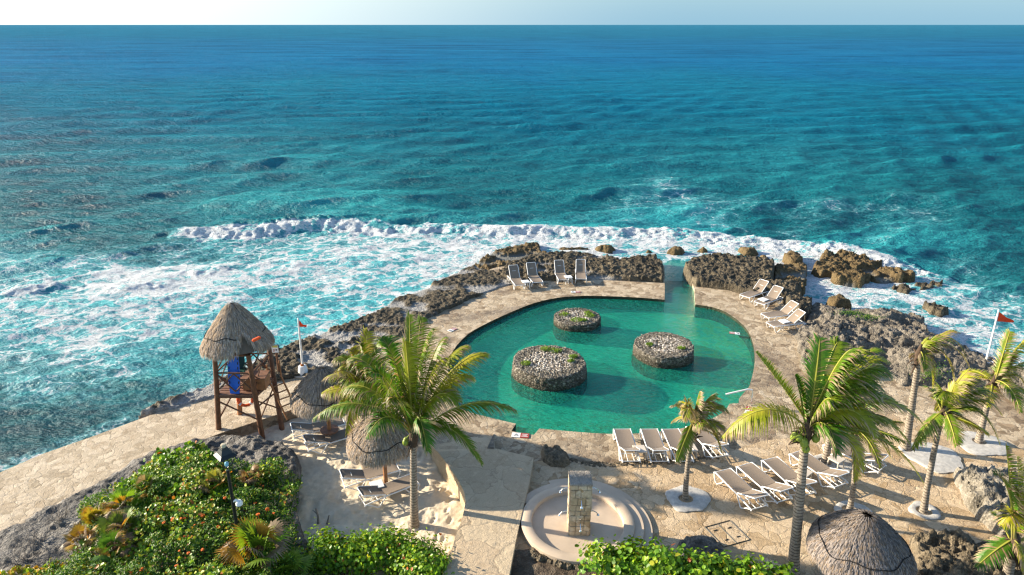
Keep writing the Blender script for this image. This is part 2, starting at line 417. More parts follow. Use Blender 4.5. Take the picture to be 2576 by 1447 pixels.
# ================================================================== SEA
SEA_Z = -0.5
coast_px = [(-700, 1560), (-300, 1320), (0, 1190), (110, 1142), (230, 1098), (380, 1046), (470, 1008), (532, 985), (620, 938), (689, 899),
            (762, 866), (809, 850), (891, 823), (946, 797), (993, 765), (1059, 743), (1102, 719), (1139, 700), (1194, 684), (1260, 668),
            (1376, 657), (1449, 653), (1522, 662), (1649, 662), (1671, 672), (1672, 700), (1728, 700), (1728, 672), (1770, 668), (1860, 672), (1990, 690), (1995, 745), (2040, 760),
            (2100, 775), (2200, 785), (2310, 810), (2320, 855), (2400, 880), (2480, 905), (2576, 940), (2800, 1040), (3300, 1300)]
coast = GP(coast_px, SEA_Z) + [Vector((40, 6, 0)), Vector((-30, 6, 0))]
breaker = GP([(250, 632), (330, 606), (415, 588), (520, 590), (640, 588), (760, 576), (900, 574), (1010, 578), (1130, 574), (1290, 584), (1400, 582), (1500, 588), (1600, 586), (1750, 592),
              (1850, 603), (1950, 612), (2050, 624), (2150, 642), (2290, 672)], SEA_Z)
second = [(GP([(-60, 752), (60, 728), (150, 705)], SEA_Z), .28, 1), (GP([(285, 716), (360, 716), (470, 714)], SEA_Z), .28, 1),
          (GP([(480, 694), (530, 686), (600, 674)], SEA_Z), .22, 1), (GP([(440, 528), (620, 527), (820, 520), (1000, 523), (1200, 534)], SEA_Z), .6, 0),
          (GP([(1270, 470), (1500, 488), (1660, 492)], SEA_Z), .2, 0), (GP([(1900, 500), (2100, 486), (2330, 498), (2500, 515)], SEA_Z), .25, 0),
          (GP([(560, 398), (800, 400), (1000, 384)], SEA_Z), .2, 0), (GP([(60, 610), (180, 606), (260, 612)], SEA_Z), .15, 0)]
foam_pts = [(0, 300, 0), (800, 300, 0), (1600, 300, 0), (2500, 300, 0), (0, 450, .02), (700, 450, 0), (1300, 450, 0), (2000, 450, 0), (2576, 450, 0),
 (0, 560, .12), (200, 590, .1), (400, 540, .03), (350, 590, .06), (330, 640, .3), (200, 660, .5), (0, 690, .6), (100, 740, .66), (300, 700, .8), (420, 712, .82), (560, 682, .75),
 (500, 625, .42), (620, 640, .55), (800, 612, .66), (1000, 605, .76), (700, 665, .78), (900, 650, .8), (1100, 650, .72), (1200, 622, .78), (1000, 715, .66), (870, 770, .56), (950, 745, .58), (700, 760, .52),
 (600, 785, .56), (400, 800, .66), (200, 850, .76), (50, 880, .62), (300, 930, .55), (100, 960, .45), (180, 1010, .36), (400, 960, .4), (30, 1100, .2), (200, 1060, .2), (350, 1000, .28), (450, 960, .38),
 (720, 850, .5), (830, 815, .6), (920, 785, .66), (1150, 680, .8), (1050, 720, .72), (1300, 600, .88), (1500, 602, .88), (1650, 600, .9), (1560, 578, .7), (1700, 578, .72), (1850, 588, .75), (1600, 640, .7), (1800, 605, .9), (1950, 615, .88), (2100, 645, .9),
 (2200, 655, .92), (2300, 690, .66), (2400, 730, .6), (2500, 720, .3), (2576, 700, .15), (2576, 800, .45), (2450, 800, .62), (2300, 760, .72), (2200, 722, .8), (2100, 712, .8), (2010, 690, .85),
 (1820, 645, .72), (1700, 655, .66), (1400, 530, .1), (1500, 560, .3), (1700, 552, .3), (1900, 570, .16), (2100, 596, .2), (2300, 625, .12), (2576, 600, 0), (1000, 545, .1), (1200, 525, .16), (1000, 500, .02), (600, 500, .03),
 (2576, 870, .6), (2450, 860, .7), (2700, 950, .5), (-100, 1200, .3), (1700, 700, .42), (1705, 780, .2), (-300, 700, .5), (-300, 1000, .4), (2900, 700, .1), (2900, 900, .4), (2350, 830, .75)]
turq_pts = [(0, 300, 0), (1300, 300, 0), (2576, 300, 0), (0, 500, .05), (1300, 480, .1), (2576, 500, .05), (0, 700, .5), (100, 800, .7), (400, 780, .8), (750, 700, .7), (700, 800, .95), (560, 800, .9), (950, 740, 1), (820, 800, 1),
 (850, 690, .8), (300, 870, .65), (100, 950, .35), (430, 930, .5), (200, 1050, .0), (100, 1100, 0), (400, 990, .1), (250, 980, .15), (50, 1150, 0), (380, 1010, .05), (1200, 640, .6), (1700, 600, .7), (2150, 650, .6), (2300, 760, .55), (2400, 830, .6), (2576, 700, .1), (2576, 880, .55),
 (400, 610, .1), (600, 610, .3), (1000, 610, .4), (2000, 560, .1), (-300, 900, .4), (2900, 800, .2), (720, 860, .95)]
def field(pts, LX, LY, k=2.2):
    num = np.zeros(LX.shape); den = np.zeros(LX.shape)
    for x, y, v in pts:
        g = G(x, y, SEA_Z); a = g.x / g.y * 2.4; b = math.log(g.y) * 2.0
        w = 1 / (((LX - a) ** 2 + (LY - b) ** 2) ** k + 1e-7); num += w * v; den += w
    return num / den
def make_sea():
    rows = np.concatenate([[62.75, 63.2, 63.8, 64.5], np.arange(65.4, 1330, 1.25)])
    cols = np.concatenate([np.linspace(-2.4, -1.0, 60)[:-1], np.linspace(-1.0, -.80, 40)[:-1], np.linspace(-.80, .80, 640), np.linspace(.80, 1.0, 40)[1:], np.linspace(1.0, 2.4, 60)[1:]])
    v = (rows - 723.5) / F; dist = (CAMH - SEA_Z) * (CP - SP * v) / (SP + CP * v)
    Yg, Tg = np.meshgrid(dist, cols, indexing='ij'); Xg = Yg * Tg
    X0, Y0 = Xg.copy(), Yg.copy()
    dY = np.abs(np.gradient(dist))[:, None] * np.ones_like(Xg); dX = Yg * np.gradient(cols)[None, :]
    rs = np.random.RandomState(4)
    Z = np.zeros_like(Xg); DX = np.zeros_like(Xg); DY = np.zeros_like(Xg)
    far = Yg > 900
    big = fbm(X0 / 26, Y0 / 26, 77, 3); wf = [fbm(X0 / q_, Y0 / q_, 300 + i_, 2) for i_, q_ in enumerate((6, 11, 20, 38))]
    for i in range(64):
        lam = 0.7 * (12 / 0.7) ** (rs.rand() ** .85); th = R(-90 + 14) + rs.randn() * R(32 if lam < 3 else 19)
        k = 2 * math.pi / lam; amp = 0.0098 * lam ** .72 * (0.6 + .8 * rs.rand())
        kx, ky = k * math.cos(th), k * math.sin(th)
        eff = dY * abs(math.sin(th)) + dX * abs(math.cos(th))
        fade = sstep(.24, .10, eff / lam)
        A = amp * fade * (.75 + .5 * big)
        ph = kx * X0 + ky * Y0 + rs.rand() * 6.283 + 2.6 * wf[0 if lam < 1.5 else 1 if lam < 3.2 else 2 if lam < 6.5 else 3]
        Z += A * np.cos(ph); DX += -A * .85 * math.cos(th) * np.sin(ph); DY += -A * .85 * math.sin(th) * np.sin(ph)
    n1 = fbm(X0 / 1.1, Y0 / 1.1, 11, 5); n2 = fbm(X0 / .45, Y0 / .45, 31, 3); n0 = fbm(X0 / 4, Y0 / 4, 55, 3); n3 = fbm(X0 / .55, Y0 / .55, 91, 4); n4 = 1 - ridged(X0 / .9, Y0 / .9, 95, 3)
    # wave fronts
    near = Yg < 120
    foam = np.clip(field(foam_pts, X0 / Y0 * 2.4, np.log(Y0) * 2.0), 0, 1)
    turq = np.clip(field(turq_pts, X0 / Y0 * 2.4, np.log(Y0) * 2.0), 0, 1)
    foam = np.where(Yg > 150, 0, foam)
    foam = foam + (n0 - .5) * .35 * sstep(.08, .4, foam)
    Zr = np.zeros_like(Xg)
    d, sg, run = ldist(X0 + (n0 - .5) * 1.6, Y0 + (n1 - .5) * 1.0, [(p.x, p.y) for p in breaker])
    s = d * sg                                             # travel is to the right, so left = seaward
    a = (.35 + .65 * sstep(0, .12, run)) * (1 - .55 * sstep(.62, .75, run) * sstep(.96, .85, run)) * sstep(1.0, .97, run) * sstep(0, .03, run)
    hump = np.where(s > 0, np.exp(-(s / 2.2) ** 2), np.exp(-(s / .75) ** 2))
    Zr += .42 * a * hump
    white = sstep(.09, .15, run) * sstep(1.6, .0, s + (n0 - .5) * 2.8 + (n1 - .5) * 1.6) * sstep(-2.8, -.6, s + (n0 - .5) * 2.2)
    white = white * sstep(.15, .62, n3 + .35 * white)
    foam = np.maximum(foam, white * (.97 - .20 * sstep(.28, .4, run) + .75 * (n0 - .52)))
    Zr += white * (ridged(X0 / .62, Y0 / .45, 97, 5) * .55 + n3 * .35 - .46) * .52
    foam = np.where((s > .8) & (s < 5) & near, foam * sstep(.5, 4.5, s) * .8 + .05, foam)
    for line, h, fo in second:
        d, sg, run = ldist(X0 + (n0 - .5) * 2, Y0 + (n0 - .5) * 2, [(p.x, p.y) for p in line])
        s = d * sg; wd = 1.0 if fo else 2.6
        env = sstep(0, .25, run) * sstep(1, .75, run)
        hump = np.where(s > 0, np.exp(-(s / (1.6 * wd)) ** 2), np.exp(-(s / (.9 * wd)) ** 2)) * env
        Zr += h * hump
        if fo:
            Zr -= h * .45 * hump
            w = sstep(.25, .6, hump * (0.6 + n1 * .8)) * sstep(.6, .0, s)
            foam = np.maximum(foam, w * .9); Zr += w * (n1 * .2 + n3 * .4 - .25) * .35
    # rough churned water where foam is dense
    Zr += sstep(.3, .9, foam) * near * ((n1 - .5) * .12 + (n3 - .5) * .10)
    dc = pdist(X0, Y0, coast) if True else 0
    calm = (sstep(.2, 8, -dc) * .65 + .35) * (1 - .55 * sstep(.3, .8, foam))
    Z = Z * calm + Zr
    # splash along the shore
    edge = sstep(1.5, .1, -dc) * (Yg < 80)
    foam = np.maximum(foam, edge * (.62 + .6 * n1) * sstep(12, 16, Y0 + 0 * X0) * np.where((X0 < -8) & (Y0 < 26), .55, 1))
    hgt = Z.copy()
    Xf = X0 + DX * calm; Yf = Y0 + DY * calm
    nr, nc = Xg.shape
    Vv = np.stack([Xf, Yf, SEA_Z + Z], -1).reshape(-1, 3)
    idx = np.arange(nr * nc).reshape(nr, nc)
    q = np.stack([idx[1:, :-1], idx[1:, 1:], idx[:-1, 1:], idx[:-1, :-1]], -1).reshape(-1, 4)
    inside = (dc.reshape(-1) > .45)
    keep = ~(inside[q].all(1))
    q = q[keep]
    used = np.unique(q); rem = np.full(nr * nc, -1, np.int64); rem[used] = np.arange(len(used))
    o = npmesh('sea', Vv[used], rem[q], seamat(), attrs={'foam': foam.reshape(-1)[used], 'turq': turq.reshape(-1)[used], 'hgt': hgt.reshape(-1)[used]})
    tag(o, 'blue green sea with white surf breaking towards the rocks', None, None, 'structure')
def seamat():
    n = N('open sea water')
    sep = n.new('ShaderNodeSeparateXYZ'); n.set(sep.inputs[0], n.co)
    fo = n.attr('foam').outputs['Fac']; tq = n.attr('turq').outputs['Fac']
    big, _ = n.noise(.02, 5, .6, n.map((1, .35, 1)))
    ly = n.math('LOGARITHM', n.math('MAXIMUM', sep.outputs[1], 5.0), math.e)
    ly = n.math('ADD', ly, n.math('MULTIPLY', n.math('SUBTRACT', big, .5), .8))
    deep = n.ramp(n.mr(ly, 3.4, 7.0, 0, 1, False), [(0, (.002, .078, .096)), (.22, (.0015, .110, .142)), (.5, (.001, .145, .255)), (.66, (.0008, .105, .285)), (.85, (.0008, .066, .235)), (1, (.001, .060, .19))])
    col = n.mix(tq, deep, (.030, .355, .40))
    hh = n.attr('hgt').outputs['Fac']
    col = n.mix(n.mr(hh, -.05, .38, 0, .5), col, n.mix(1.0, col, (2.2, 1.7, 1.5), 'MULTIPLY')); col = n.mix(n.mr(hh, .05, -.3, 0, .22), col, n.mix(1.0, col, (.5, .55, .6), 'MULTIPLY'))  # light crests and shaded wave faces painted into the water colour by height
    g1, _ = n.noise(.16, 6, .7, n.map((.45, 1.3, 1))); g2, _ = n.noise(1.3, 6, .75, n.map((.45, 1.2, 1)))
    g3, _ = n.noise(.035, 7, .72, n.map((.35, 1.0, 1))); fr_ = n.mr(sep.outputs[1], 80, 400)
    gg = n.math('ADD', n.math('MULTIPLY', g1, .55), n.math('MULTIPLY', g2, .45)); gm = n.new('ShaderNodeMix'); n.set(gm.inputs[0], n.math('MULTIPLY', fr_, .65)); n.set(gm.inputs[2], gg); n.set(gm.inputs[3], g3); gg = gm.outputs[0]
    col = n.mix(n.math('MULTIPLY', n.mr(gg, .50, .64), .5), col, n.mix(1.0, col, (2.0, 1.55, 1.45), 'MULTIPLY')); col = n.mix(n.math('MULTIPLY', n.mr(gg, .52, .40), .75), col, n.mix(1.0, col, (.45, .5, .58), 'MULTIPLY'))  # bright and dark sides of small waves painted in as streak noise
    # lace of foam
    w1, wc = n.noise(.9, 4, .55)
    wv = n.new('ShaderNodeVectorMath', operation='SCALE'); n.set(wv.inputs[0], n.vadd(wc, (.5, .5, .5), 'SUBTRACT')); wv.inputs[3].default_value = 2.2
    wco = n.vadd(n.co, wv.outputs[0])
    st = n.map((.75, 1.25, .5), co=wco)
    e1 = n.vor(.75, 'DISTANCE_TO_EDGE', st); e2 = n.vor(2.1, 'DISTANCE_TO_EDGE', st)
    v1 = n.mr(e1.outputs[0], .0, .17, 1, 0); v2 = n.mr(e2.outputs[0], 0, .16, 1, 0)
    f1, _ = n.noise(.55, 7, .68, st, .6); f2, _ = n.noise(4.5, 5, .7, st)
    pat = n.math('ADD', n.math('MULTIPLY', f1, .62), n.math('ADD', n.math('MULTIPLY', v1, .16), n.math('MULTIPLY', v2, .10)))
    pat = n.math('ADD', pat, n.math('MULTIPLY', f2, .20))
    th = n.mr(fo, 0, 1.0, .85, .29, False)
    fm = n.mr(n.math('SUBTRACT', pat, th), -.02, .12, 0, 1)
    fm = n.math('MULTIPLY', fm, n.mr(fo, .03, .15))
    milky = n.mr(n.math('SUBTRACT', pat, th), -.28, .08, 0, .62)
    milky = n.math('MULTIPLY', milky, n.mr(fo, .1, .5))
    # far whitecaps
    wp = n.map((.020, .075, 1)); c1, _ = n.noise(1, 7, .75, wp); c2, _ = n.noise(.05, 2, .5, n.map((.1, .3, 1)))
    cap = n.math('MULTIPLY', n.mr(n.math('ADD', c1, n.math('MULTIPLY', n.math('SUBTRACT', c2, .5), .12)), .725, .75), n.mr(sep.outputs[1], 70, 110))
    fm = n.math('MAXIMUM', fm, n.math('MULTIPLY', cap, .85))
    col = n.mix(milky, col, (.17, .52, .57))
    # ripples, finer near
    r1, _ = n.noise(1.6, 5, .6, n.map((.8, 1.5, 1))); r2, _ = n.noise(6, 4, .6, n.map((.8, 1.4, 1))); r0, _ = n.noise(.55, 4, .6, n.map((.6, 1.6, 1))); r3, _ = n.noise(.11, 6, .65, n.map((.55, 1.5, 1)))
    h = n.math('ADD', n.math('ADD', n.math('MULTIPLY', r0, .60), n.math('MULTIPLY', r1, .50)), n.math('MULTIPLY', r2, .16))
    bp = n.bump(h, 1.0, 1.0)
    bp = n.bump(n.math('MULTIPLY', r3, n.mr(sep.outputs[1], 60, 250, 0, 2.2)), 1.0, 1.0, bp)
    bpf = n.bump(n.math('ADD', f2, n.math('MULTIPLY', f1, 1.5)), 1.0, .22, bp)
    wd = n.new('ShaderNodeBsdfDiffuse'); n.set(wd.inputs[0], col); n.set(wd.inputs['Normal'], bp)
    gl = n.new('ShaderNodeBsdfGlossy'); n.set(gl.inputs['Roughness'], n.mr(sep.outputs[1], 40, 600, .28, .42)); n.set(gl.inputs['Normal'], bp)
    ge = n.new('ShaderNodeNewGeometry'); dt = n.new('ShaderNodeVectorMath', operation='DOT_PRODUCT'); n.set(dt.inputs[0], ge.outputs['Incoming']); n.set(dt.inputs[1], bp)
    fz = n.math('POWER', n.math('SUBTRACT', 1.0, n.math('ABSOLUTE', dt.outputs['Value']), True), 4.5)
    fz = n.math('ADD', n.math('MULTIPLY', fz, n.mr(sep.outputs[1], 25, 160, .16, .08)), .02)
    wm = n.new('ShaderNodeMixShader'); n.set(wm.inputs[0], fz); n.t.links.new(wd.outputs[0], wm.inputs[1]); n.t.links.new(gl.outputs[0], wm.inputs[2])
    fd = n.new('ShaderNodeBsdfDiffuse'); fd.inputs[0].default_value = (.86, .88, .90, 1); n.set(fd.inputs['Normal'], bpf)
    mx = n.new('ShaderNodeMixShader'); n.set(mx.inputs[0], n.math('MULTIPLY', fm, .93)); n.t.links.new(wm.outputs[0], mx.inputs[1]); n.t.links.new(fd.outputs[0], mx.inputs[2])
    n.t.links.new(mx.outputs[0], n.out.inputs[0])
    return n.m
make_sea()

# ================================================================== POOL
cp = crop(1500, 850, .5874)
pool_left = smooth_line(px(cp, [(1690, 467), (1550, 455), (1400, 447), (1270, 443), (1150, 443), (1000, 455), (850, 490), (700, 550), (550, 620), (430, 690)]) +
                        [(1140, 882), (1128, 925), (1130, 975), (1148, 1020), (1180, 1036), (1203, 1043)], 3)
pool_bl = [(1203, 1043), (1250, 1055), (1298, 1066), (1287, 1084), (1310, 1090), (1343, 1094), (1357, 1078)]
pool_bot = smooth_line([(1357, 1078), (1420, 1084), (1518, 1091), (1597, 1091), (1676, 1084), (1731, 1074), (1790, 1054), (1826, 1032)], 3)
pool_r = [(1835, 1016), (1859, 1014), (1859, 1003), (1885, 972)]
pool_ru = smooth_line([(1885, 972), (1895, 935), (1899, 902), (1895, 867), (1883, 835), (1862, 811), (1827, 786), (1792, 773), (1749, 766)], 3)
pool_px = pool_left[:-1] + pool_bl[:-1] + pool_bot + pool_r[:-1] + pool_ru
chan_l = [(1671, 648), (1672, 690), (1672, 754)]; chan_r = [(1749, 766), (1747, 727), (1724, 672), (1732, 650)]
deck_px = [(-500, 1405), (-200, 1262), (0, 1190), (110, 1142), (230, 1100), (380, 1045), (470, 1010), (560, 978), (700, 915), (800, 865), (900, 826), (1000, 775), (1120, 716), (1250, 672), (1400, 660), (1560, 662)] \
    + [(1671, 668), (1672, 690)] + pool_px + [(1747, 727), (1724, 672), (1790, 672), (1930, 690), (1985, 742), (2060, 790), (2200, 830), (2350, 890), (2500, 960), (2700, 1040), (3300, 1350), (3300, 1500), (2900, 1330), (2450, 1150),
       (2000, 1135), (1850, 1160), (1530, 1180), (1420, 1180), (1343, 1168), (1246, 1136), (1085, 1126), (1062, 1084), (985, 1040), (900, 1014), (800, 1012), (720, 1036), (640, 1063), (560, 1089), (505, 1109),
       (400, 1180), (200, 1300), (-100, 1470), (-500, 1700)]
deck = slab('pool_deck', GP(deck_px), 1.1, M['deck'], side=M['algae'], label='flagstone deck round the natural pool')
def walk():
    pts = [(-500, 1403), (-200, 1260), (0, 1188.5), (110, 1141), (230, 1099), (380, 1044), (470, 1009), (545, 984), (640, 958), (720, 962), (800, 958), (870, 945), (960, 880), (1010, 905), (1000, 960), (985, 1037), (900, 1013), (800, 1011), (720, 1035), (640, 1062), (560, 1088), (505, 1108),
           (400, 1180), (200, 1300), (-100, 1470), (-500, 1700)]
    return slab('walkway', GP(pts, .006), .05, M['walk'], label='pale crazy paved walkway along the sea')
walk()
floor_pts = GP([(1128, 1100), (1100, 900), (1170, 790), (1300, 735), (1480, 725), (1650, 735), (1655, 640), (1745, 640), (1770, 740), (1850, 770), (1930, 850), (1930, 960), (1890, 1030), (1800, 1085), (1650, 1110), (1450, 1110), (1300, 1120)], -0.15)
WZ = -0.15
def poolmats():
    n = N('pool floor')
    a, _ = n.noise(.35, 5, .6, dist=.5); b, _ = n.noise(3, 5, .65); v = n.vor(5, 'DISTANCE_TO_EDGE')
    sep = n.new('ShaderNodeSeparateXYZ'); n.set(sep.inputs[0], n.co)
    c = n.ramp(a, [(.3, (.03, .38, .27)), (.5, (.05, .50, .32)), (.72, (.12, .62, .38))])
    s = n.mr(sep.outputs[0], 6.5, 10.5); s = n.math('MULTIPLY', s, n.mr(b, .42, .56, 0, 1))
    c = n.mix(n.math('MULTIPLY', s, .9), c, (.20, .55, .22)); c = n.mix(n.math('MULTIPLY', n.mr(b, .5, .7), .3), c, (.02, .16, .11))
    y = n.mr(sep.outputs[1], 26, 22.6); c = n.mix(n.math('MULTIPLY', y, n.mr(b, .4, .6, .2, 1)), c, (.14, .26, .07))
    c = n.mix(n.mr(sep.outputs[1], 36.4, 38.2), c, (.012, .13, .15))
    floor = n.fin(c, .9, n.bump(b, .5, .05), .1)
    n = N('pool water')
    r1, _ = n.noise(3.2, 4, .55, n.map((1, 1.9, 1), (0, 0, .25))); r2, _ = n.noise(11, 3, .55, n.map((1, 1.9, 1)))
    bp = n.bump(n.math('ADD', n.math('MULTIPLY', r1, .13), n.math('MULTIPLY', r2, .045)), 1.0, 1.0)
    gl = n.new('ShaderNodeBsdfGlossy'); gl.inputs['Roughness'].default_value = .07; n.set(gl.inputs['Normal'], bp)
    tr = n.new('ShaderNodeBsdfTransparent'); tr.inputs[0].default_value = (.55, .96, .93, 1)
    df = n.new('ShaderNodeBsdfDiffuse'); n.set(df.inputs[0], n.ramp(n.noise(.30, 5, .6, None, .6)[0], [(.32, (.010, .25, .205)), (.52, (.018, .38, .27)), (.7, (.04, .48, .32))])); n.set(df.inputs['Normal'], bp)
    ge = n.new('ShaderNodeNewGeometry'); dt = n.new('ShaderNodeVectorMath', operation='DOT_PRODUCT'); n.set(dt.inputs[0], ge.outputs['Incoming']); n.set(dt.inputs[1], bp)
    fz = n.math('POWER', n.math('SUBTRACT', 1.0, n.math('ABSOLUTE', dt.outputs['Value']), True), 5.0); fz = n.math('ADD', n.math('MULTIPLY', fz, .98), .02)
    m1 = n.new('ShaderNodeMixShader'); m1.inputs[0].default_value = .36; n.t.links.new(tr.outputs[0], m1.inputs[1]); n.t.links.new(df.outputs[0], m1.inputs[2])
    m2 = n.new('ShaderNodeMixShader'); n.set(m2.inputs[0], fz); n.t.links.new(m1.outputs[0], m2.inputs[1]); n.t.links.new(gl.outputs[0], m2.inputs[2])
    n.t.links.new(m2.outputs[0], n.out.inputs[0])
    return floor, n.m
pf, pw = poolmats()
slab('pool_floor', [Vector((p.x, p.y, -.78)) for p in floor_pts], .3, pf, label='sandy green floor of the pool')
def flat(name, pts, mat, label=None, kind='structure'):
    P = [Vector(p) for p in pts]; tris = tessellate_polygon([[Vector((p.x, p.y, 0)) for p in P]]); fs = []
    for a, b, c in tris:
        nz = (P[b].x - P[a].x) * (P[c].y - P[a].y) - (P[b].y - P[a].y) * (P[c].x - P[a].x); fs.append((a, b, c) if nz > 0 else (a, c, b))
    me = bpy.data.meshes.new(name); me.from_pydata([tuple(p) for p in P], [], fs); me.update(); me.materials.append(mat)
    o = bpy.data.objects.new(name, me); C.objects.link(o); return tag(o, label, None, None, kind)
_fw = [Vector((p.x, p.y, -.52 if 36.5 < p.y and 7 < p.x < 13 and p.y > 44 else p.z)) for p in floor_pts]
flat('pool_water', _fw, pw, 'clear green water of the pool')

# ------------------------------------------------------------------ base ground under the land
shelf = slab('rock_shelf', [Vector((p.x, p.y, -.95)) for p in GP([(-700, 1560), (-300, 1345), (0, 1200), (380, 1056), (700, 910), (1000, 775), (1120, 725), (1250, 680), (1560, 675), (1665, 676), (1735, 676), (1960, 690), (2100, 790), (2350, 860), (2700, 1000), (3300, 1330)], -.95)] + [Vector((30, 5, -.95)), Vector((-22, 5, -.95))], .6, M['shelf'], label='bedrock under the terrace')

# ------------------------------------------------------------------ height-field patches of rock, sand and soil
def patch(name, poly, mat, hfun, res=.07, margin=.3, wob=.25, base=-1.0, steep=.16, label=None, cat=None, group=None, kind=None, seed=1, wsc=1.0, flatfun=None):
    P = [(p[0], p[1]) for p in poly]; xs = [p[0] for p in P]; ys = [p[1] for p in P]
    cx, cy = sum(xs) / len(xs), sum(ys) / len(ys)
    gx = np.arange(min(xs) - margin, max(xs) + margin, res); gy = np.arange(min(ys) - margin, max(ys) + margin, res)
    X, Y = np.meshgrid(gx, gy)
    d = pdist(X, Y, P) + (fbm(X * wsc * 1.6, Y * wsc * 1.6, seed + 50, 4) - .5) * 2 * wob
    h = hfun(X, Y, d)
    t = sstep(-steep, steep * .6, d)
    Z = base + (h - base) * t
    jx = (vn(X * 9, Y * 9, seed + 3) - .5) * res * .8; jy = (vn(X * 9 + 40, Y * 9, seed + 4) - .5) * res * .8
    nr, nc = X.shape; idx = np.arange(nr * nc).reshape(nr, nc)
    q = np.stack([idx[:-1, :-1], idx[:-1, 1:], idx[1:, 1:], idx[1:, :-1]], -1).reshape(-1, 4)
    q = q[(d.reshape(-1)[q] > -steep * 1.15).any(1)]
    used = np.unique(q); rem = np.full(nr * nc, -1, np.int64); rem[used] = np.arange(len(used))
    V = np.stack([X + jx, Y + jy, Z], -1).reshape(-1, 3)[used]
    at = {}
    if flatfun is not None: at['flat'] = flatfun(X, Y, d, h).reshape(-1)[used]
    o = npmesh(name, V, rem[q], mat, attrs=at, origin=(cx, cy, 0))
    return tag(o, label, cat, group, kind)
def karst(hi=.45, lo=.06, seed=1, cover=.5, sc=1.0, slope=0, pit=.16):
    def f(X, Y, d):
        a = fbm(X * .55 * sc, Y * .75 * sc, seed, 4); m = sstep(1 - cover - .1, 1 - cover + .10, a + .12 * (ridged(X * 2, Y * 2, seed + 9, 3) - .5))
        r = ridged(X * 1.5 * sc, Y * 1.9 * sc, seed + 5, 5); s = fbm(X * 6, Y * 6, seed + 7, 4); p = fbm(X * 13, Y * 13, seed + 8, 3)
        h = lo + .03 * s + m * (hi * (.35 + .65 * r) + pit * (s - .5) * 1.5 + pit * (p - .5) * 1.1)
        return h
    return f
def kflat(seed, cover, sc=1.0):
    def f(X, Y, d, h):
        a = fbm(X * .55 * sc, Y * .75 * sc, seed, 4) + .12 * (ridged(X * 2, Y * 2, seed + 9, 3) - .5)
        return 1 - sstep(1 - cover - .08, 1 - cover + .03, a)
    return f
def solid(hi=.5, seed=1, rough=.2, edge=.5, minh=.5, layers=0, tilt=(0, 0)):
    def f(X, Y, d):
        a = fbm(X * .6, Y * .6, seed, 4); r = ridged(X * 1.3, Y * 1.7, seed + 5, 5); s = fbm(X * 5, Y * 5, seed + 7, 4); p = fbm(X * 13, Y * 13, seed + 8, 3)
        h = hi * (minh + (1 - minh) * sstep(0, edge, d)) * (.55 + .75 * a) + rough * (r - .5) + rough * .8 * (s - .5) + rough * .5 * (p - .5)
        if layers:
            st = .16; q = np.floor(h / st) * st; h = q + st * sstep(.55, 1.0, (h - q) / st) + .05 * (p - .5) + .04 * (s - .5)
        return h
    return f
RG = 'rock outcrops along the shore'
ridge1 = GP([(350, 1043), (440, 1002), (532, 972), (620, 930), (689, 889), (762, 858), (809, 840), (891, 813), (946, 787), (993, 755), (1059, 733), (1102, 709), (1139, 690), (1194, 670), (1262, 692), (1300, 712), (1258, 724), (1205, 745),
             (1157, 767), (1102, 792), (1060, 815), (1010, 846), (960, 866), (900, 905), (830, 945), (701, 960), (600, 987), (533, 1004), (440, 1030)], 0)
patch('karst_ridge', ridge1, M['karst'], (lambda f1, f2: (lambda X, Y, d: np.where(X < -7.5, f2(X, Y, d), f1(X, Y, d))))(karst(.15, .04, 3, .54, pit=.11), karst(.16, .05, 3, .62, pit=.14)), res=.06, label='long dark pitted rock ridge curving along the left shore of the pool', cat='rock', group=RG, seed=2, flatfun=kflat(3, .54), wob=.2)
patch('karst_ridge', GP([(1250, 692), (1276, 670), (1340, 652), (1376, 645), (1449, 641), (1522, 650), (1560, 660), (1600, 652), (1649, 648), (1668, 672), (1668, 711), (1600, 709), (1536, 706), (1467, 704), (1358, 708), (1290, 717)], 0), M['karst'],
      karst(.28, .07, 13, .62), res=.06, label='dark rough rock bank behind the four far loungers, left of the channel', cat='rock', group=RG, seed=5, flatfun=kflat(13, .62), wob=.12)
patch('reef_rock', GP([(1186, 668), (1215, 643), (1235, 628), (1290, 620), (1300, 613), (1352, 610), (1362, 628), (1420, 642), (1345, 654), (1290, 672), (1262, 685), (1215, 672)], -.2), M['karst_gold'],
      karst(.34, -.42, 23, .5), res=.07, label='golden brown reef rocks in the surf at the tip of the left ridge', cat='rock', group=RG, seed=8, flatfun=kflat(23, .5), wob=.3, base=-1.2)
patch('rock_block', GP(px(c6, [(122, 310), (180, 262), (330, 228), (450, 238), (600, 252), (750, 262), (778, 290), (765, 395), (735, 425), (840, 425), (965, 440), (925, 520), (855, 535), (740, 502), (620, 512), (560, 492), (420, 457), (300, 442), (205, 432), (150, 375)]), 0), M['karst'],
      karst(.36, .12, 33, .9), res=.06, label='big dark rough rock block right of the pool channel', cat='rock', group=RG, seed=11, flatfun=kflat(33, .9), wob=.12)
patch('reef_rock', GP(px(c6, [(775, 300), (860, 285), (1000, 285), (1015, 345), (975, 400), (985, 450), (960, 500), (915, 470), (840, 440), (770, 410), (780, 350)]), -.2), M['karst_gold'],
      karst(.35, -.2, 43, .5), res=.07, label='low wet brown rocks between the dark block and the surf', cat='rock', group=RG, seed=12, flatfun=kflat(43, .5), wob=.3, base=-1.2)
patch('reef_rock', GP(px(c6, [(848, 232), (890, 205), (940, 222), (985, 262), (930, 285), (880, 282)]), -.3), M['karst_gold'], solid(.3, 51, .22, .8, .2), label='pointed golden rock in the surf behind the dark block', cat='rock', group=RG, seed=13, wob=.2, base=-1.2)
